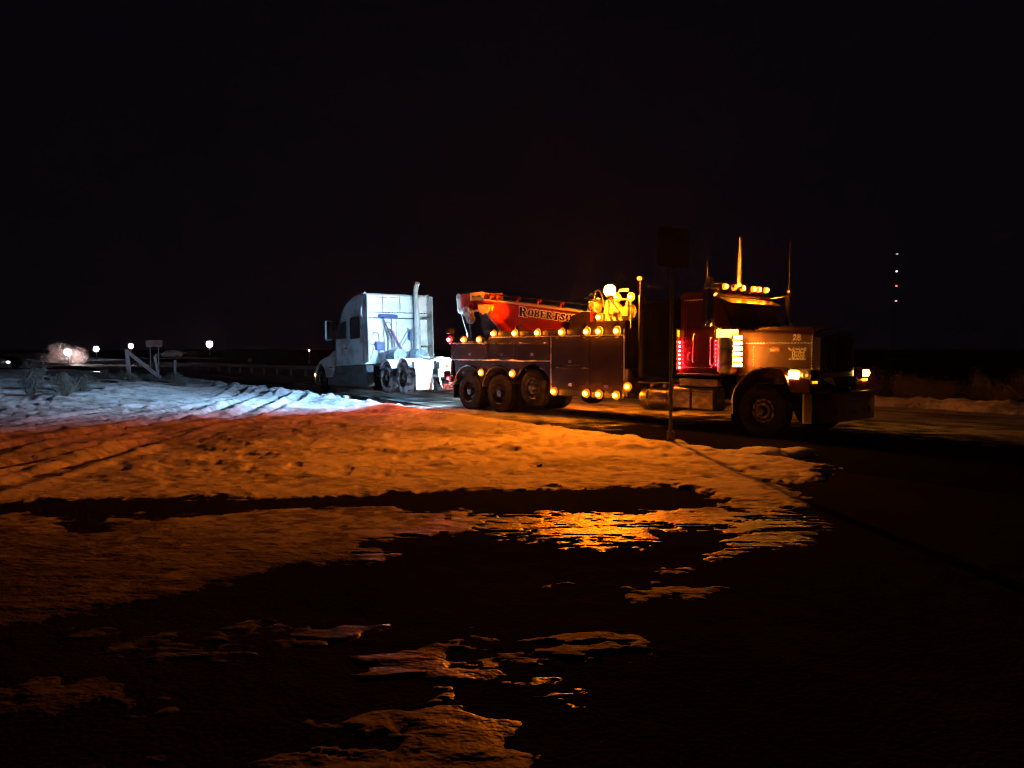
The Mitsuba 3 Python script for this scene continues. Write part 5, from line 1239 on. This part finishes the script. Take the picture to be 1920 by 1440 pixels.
# far signs, yard lamps, shed, vehicles
pl = at(-18.75, 39.6, 8)
ss = thing('small_road_sign', 'small pinkish rectangular sign on two thin posts above the timber brace', 'sign')
obj(f'{ss}__panel', box(-0.06, 0.72, -0.012, 0.0, 1.78, 2.10, 0.003), 'sign_face', pl)
obj(f'{ss}__border', prism(sbox(-0.06, 1.78, 0.72, 2.10).difference(sbox(-0.03, 1.81, 0.69, 2.07)), -0.018, -0.013), 'plaster', pl)
obj(f'{ss}__post', box(0.10, 0.15, 0.001, 0.05, -0.05, 2.05), 'galvanised', pl)
obj(f'{ss}__post', box(0.50, 0.55, 0.001, 0.05, -0.05, 2.05), 'galvanised', pl)
pl = Place((-19.6, 57.5, 0), 10)
dm = thing('diamond_marker', 'small pale diamond hazard marker on a thin post far along the road', 'road marker')
obj(f'{dm}__plate', prism(Polygon([(-0.17, 0.92), (0, 0.75), (0.17, 0.92), (0, 1.09)]), -0.01, 0.0), 'plaster', pl, light=None)
obj(f'{dm}__symbol', box(-0.02, 0.02, -0.016, -0.011, 0.86, 0.98, 0.002), 'decal_black', pl)
obj(f'{dm}__post', box(-0.02, 0.02, 0.001, 0.04, -0.05, 1.02), 'galvanised', pl)


def yard_lamp(x, y, z, r, power, label, colour=YARD, weight=1.0, group=None):
    g = thing('yard_lamp', label, 'lamp', group)
    pl = Place((x, y, 0), math.degrees(math.atan2(x, -y)) * 0)
    obj(f'{g}__pole', cone((0, 0.12, 0), (0, 0.12, z + 0.1), 0.07, 0.05, 10), 'dark_steel', pl)
    obj(f'{g}__hood', lathe([(r * 0.9, 0.0), (r * 0.7, r * 0.2), (r * 0.3, r * 0.35), (0.001, r * 0.4)], (0, 0, z + r * 0.85), (0, 0.1, 1), 16), 'galvanised', pl)
    obj(f'{g}__arm', tube([(0, 0.12, z + r * 1.4), (0, 0.0, z + r * 1.6)], 0.03, 6), 'galvanised', pl)
    obj(f'{g}__globe', trimesh.creation.icosphere(2, r).apply_translation((0, 0, z)), 'dark_lens', pl, light=[c * power for c in colour], weight=weight)


yard_lamp(-55.0, 140.0, 2.62, 0.58, 60, 'brightest white yard lamp left of the towed truck, at the horizon', weight=2)
yard_lamp(-64.8, 120.0, 1.72, 0.40, 30, 'white lamp between the frosted thicket and the small pinkish sign', (0.8, 0.92, 1.0))
yard_lamp(-39.9, 80.6, 2.05, 0.25, 20, 'pale lamp just left of the small pinkish sign', (1.0, 0.8, 0.78))
# a frosted thicket with a glaring lamp in front of it
brush(-50.6, 86.0, 2.3, 2.2, 300, 'frosted pinkish thicket behind the glaring lamp, far left', None, 'frost_leaf', 3.4, 'frosted_thicket')
brush(-48.3, 85.6, 1.8, 1.7, 301, 'smaller frosted thicket right of the glaring lamp, far left', None, 'frost_leaf', 3.2, 'frosted_thicket')
yard_lamp(-47.9, 83.0, 1.38, 0.30, 170, 'glaring low lamp in front of the frosted thicket, far left', (1.0, 0.82, 0.76), 2)
th = np.linspace(0, 2 * math.pi, 60, endpoint=False)
rr = 1 + 0.16 * np.sin(3 * th + 1) + 0.1 * np.sin(7 * th)
obj('frozen_puddle', prism(Polygon(np.stack([-30.5 + 3.0 * rr * np.cos(th), 52.5 + 5.5 * rr * np.sin(th)], 1)), 0.06, 0.075, 'z'), 'puddle_ice', smooth=False, kind='structure', label='frozen puddle that mirrors the glaring lamp', category='puddle')


def car(x, y, yaw, paint, label, head=0, tail=0, name='parked_car', category='car', scale=1.0):
    g = thing(name, label, category)
    pl = Place((x, y, 0), yaw)
    lower = Polygon([(-2.25, 0.35), (-2.25, 0.95), (-2.1, 1.02), (0.9, 1.02), (2.05, 0.85), (2.25, 0.65), (2.25, 0.32)])
    for cx in (-1.4, 1.4):
        lower = lower.difference(Point(cx, 0.33).buffer(0.38, 16))
    upper = Polygon([(-1.7, 1.0), (-1.3, 1.48), (-0.9, 1.55), (0.1, 1.52), (0.95, 1.02)])
    obj(f'{g}__body', prism(lower, -0.88, 0.88), paint, pl, 30)
    obj(f'{g}__roof', prism(upper, -0.76, 0.76), paint, pl, 30)
    glass = Polygon([(-1.5, 1.06), (-1.22, 1.42), (0.05, 1.44), (0.72, 1.06)])
    obj(f'{g}__side_window', [prism(glass, -0.772, -0.765), prism(glass, 0.765, 0.772)], 'cab_dark', pl)
    for cx in (-1.4, 1.4):
        for s in (-1, 1):
            obj(f'{g}__wheel', lathe([(0.001, -0.03), (0.2, -0.03), (0.22, 0.0), (0.30, 0.0), (0.33, -0.04), (0.33, -0.18), (0.001, -0.18)][::-1], (cx, s * 0.88, 0.33), (0, s, 0), 20), 'rubber', pl)
    for s in (-1, 1):
        hl = dict(light=[c * head for c in (1, 0.95, 0.92)], weight=0.5) if head else {}
        tl = dict(light=[c * tail for c in RED], weight=0.5) if tail else {}
        obj(f'{g}__headlamp', lathe([(0.10, 0), (0.09, 0.03), (0.001, 0.05)], (2.2, s * 0.62, 0.72), (1, 0, 0), 12), 'decal_white', pl, **hl)
        obj(f'{g}__tail_lamp', lathe([(0.09, 0), (0.08, 0.03), (0.001, 0.04)], (-2.24, s * 0.66, 0.80), (-1, 0, 0), 12), 'badge_red', pl, **tl)
    return g


car(-41.0, 59.5, -25, 'white_paint', 'white car cut off by the left edge of the picture', head=40)
car(-62.0, 139.0, 205, 'grey_trim', 'far car with white lamps at the horizon, left of the other one', head=700, tail=6, name='far_car')
car(-95.5, 220.0, 15, 'grey_trim', 'far car showing a red tail lamp at the horizon', head=0, tail=1200, name='far_car')
yard_lamp(-26.6, 101.0, 1.55, 0.10, 14, 'tiny lamp above the bonnet of the towed truck', (0.9, 0.95, 1.0), 0.5)

# radio mast far to the right
pl = Place((198.0, 400.0, 0), 12)
rm = thing('radio_mast', 'far lattice radio mast with a column of small lamps', 'radio mast')
legs = []
for q_ in range(3):
    a = q_ * 2 * math.pi / 3
    legs.append(tube([(0.9 * math.cos(a), 0.9 * math.sin(a), 0), (0.5 * math.cos(a), 0.5 * math.sin(a), 52)], 0.05, 5))
    obj(f'{rm}__leg', legs[-1], 'dark_steel', pl)
br = []
for z in np.arange(0, 51, 1.5):
    for q_ in range(3):
        a, b = q_ * 2 * math.pi / 3, (q_ + 1) * 2 * math.pi / 3
        r0, r1 = 0.9 - 0.4 * z / 52, 0.9 - 0.4 * (z + 1.5) / 52
        br.append(tube([(r0 * math.cos(a), r0 * math.sin(a), z), (r1 * math.cos(b), r1 * math.sin(b), z + 1.5)], 0.025, 4))
obj(f'{rm}__bracing', br, 'dark_steel', pl, kind='stuff')
for z, c, pw in ((50.6, (0.9, 0.9, 0.9), 0.45), (41.7, (0.95, 0.95, 1.0), 1.6), (34.2, (1.0, 0.12, 0.10), 2.2), (26.5, (1.0, 0.55, 0.5), 0.9)):
    k = key_for(f'{rm}__obstruction_lamp')
    obj(f'{k}__globe', trimesh.creation.icosphere(2, 0.62).apply_scale((1.0, 1.0, 0.75)).apply_translation((0.3, -1.0, z)), 'dark_lens', pl, light=[x * pw for x in c], weight=0.3)
    obj(f'{k}__bracket', [box(0.1, 0.5, -0.8, -0.3, z - 0.75, z - 0.6)], 'dark_steel', pl)

# ------------------------------------------------------------------ thin haze added for the glow round the lamps, and the lamps in the units of the exposure set at the top
HAZE = 0.00012
scene['haze_air'] = {'type': 'homogeneous', 'albedo': rgb(0.95, 0.95, 0.95), 'sigma_t': rgb(HAZE, HAZE, HAZE), 'scale': 1.0, 'phase': {'type': 'hg', 'g': 0.35}}
scene['haze'] = {'type': 'cube', 'to_world': T().translate([0, 720, 29.5]).scale([920, 800, 30.5]), 'bsdf': {'type': 'null'}, 'interior': {'type': 'ref', 'id': 'haze_air'}}
labels['haze'] = {'label': 'thin haze added over the whole place for the lamp glow', 'category': 'haze', 'kind': 'stuff'}
scene['camera']['medium'] = {'type': 'ref', 'id': 'haze_air'}
for d in scene.values():
    if d.get('type') == 'spot':
        d['intensity'] = rgb(*[v * UNIT for v in d['intensity']['value']])
    if isinstance(d.get('emitter'), dict):
        d['emitter']['radiance'] = rgb(*[v * UNIT for v in d['emitter']['radiance']['value']])
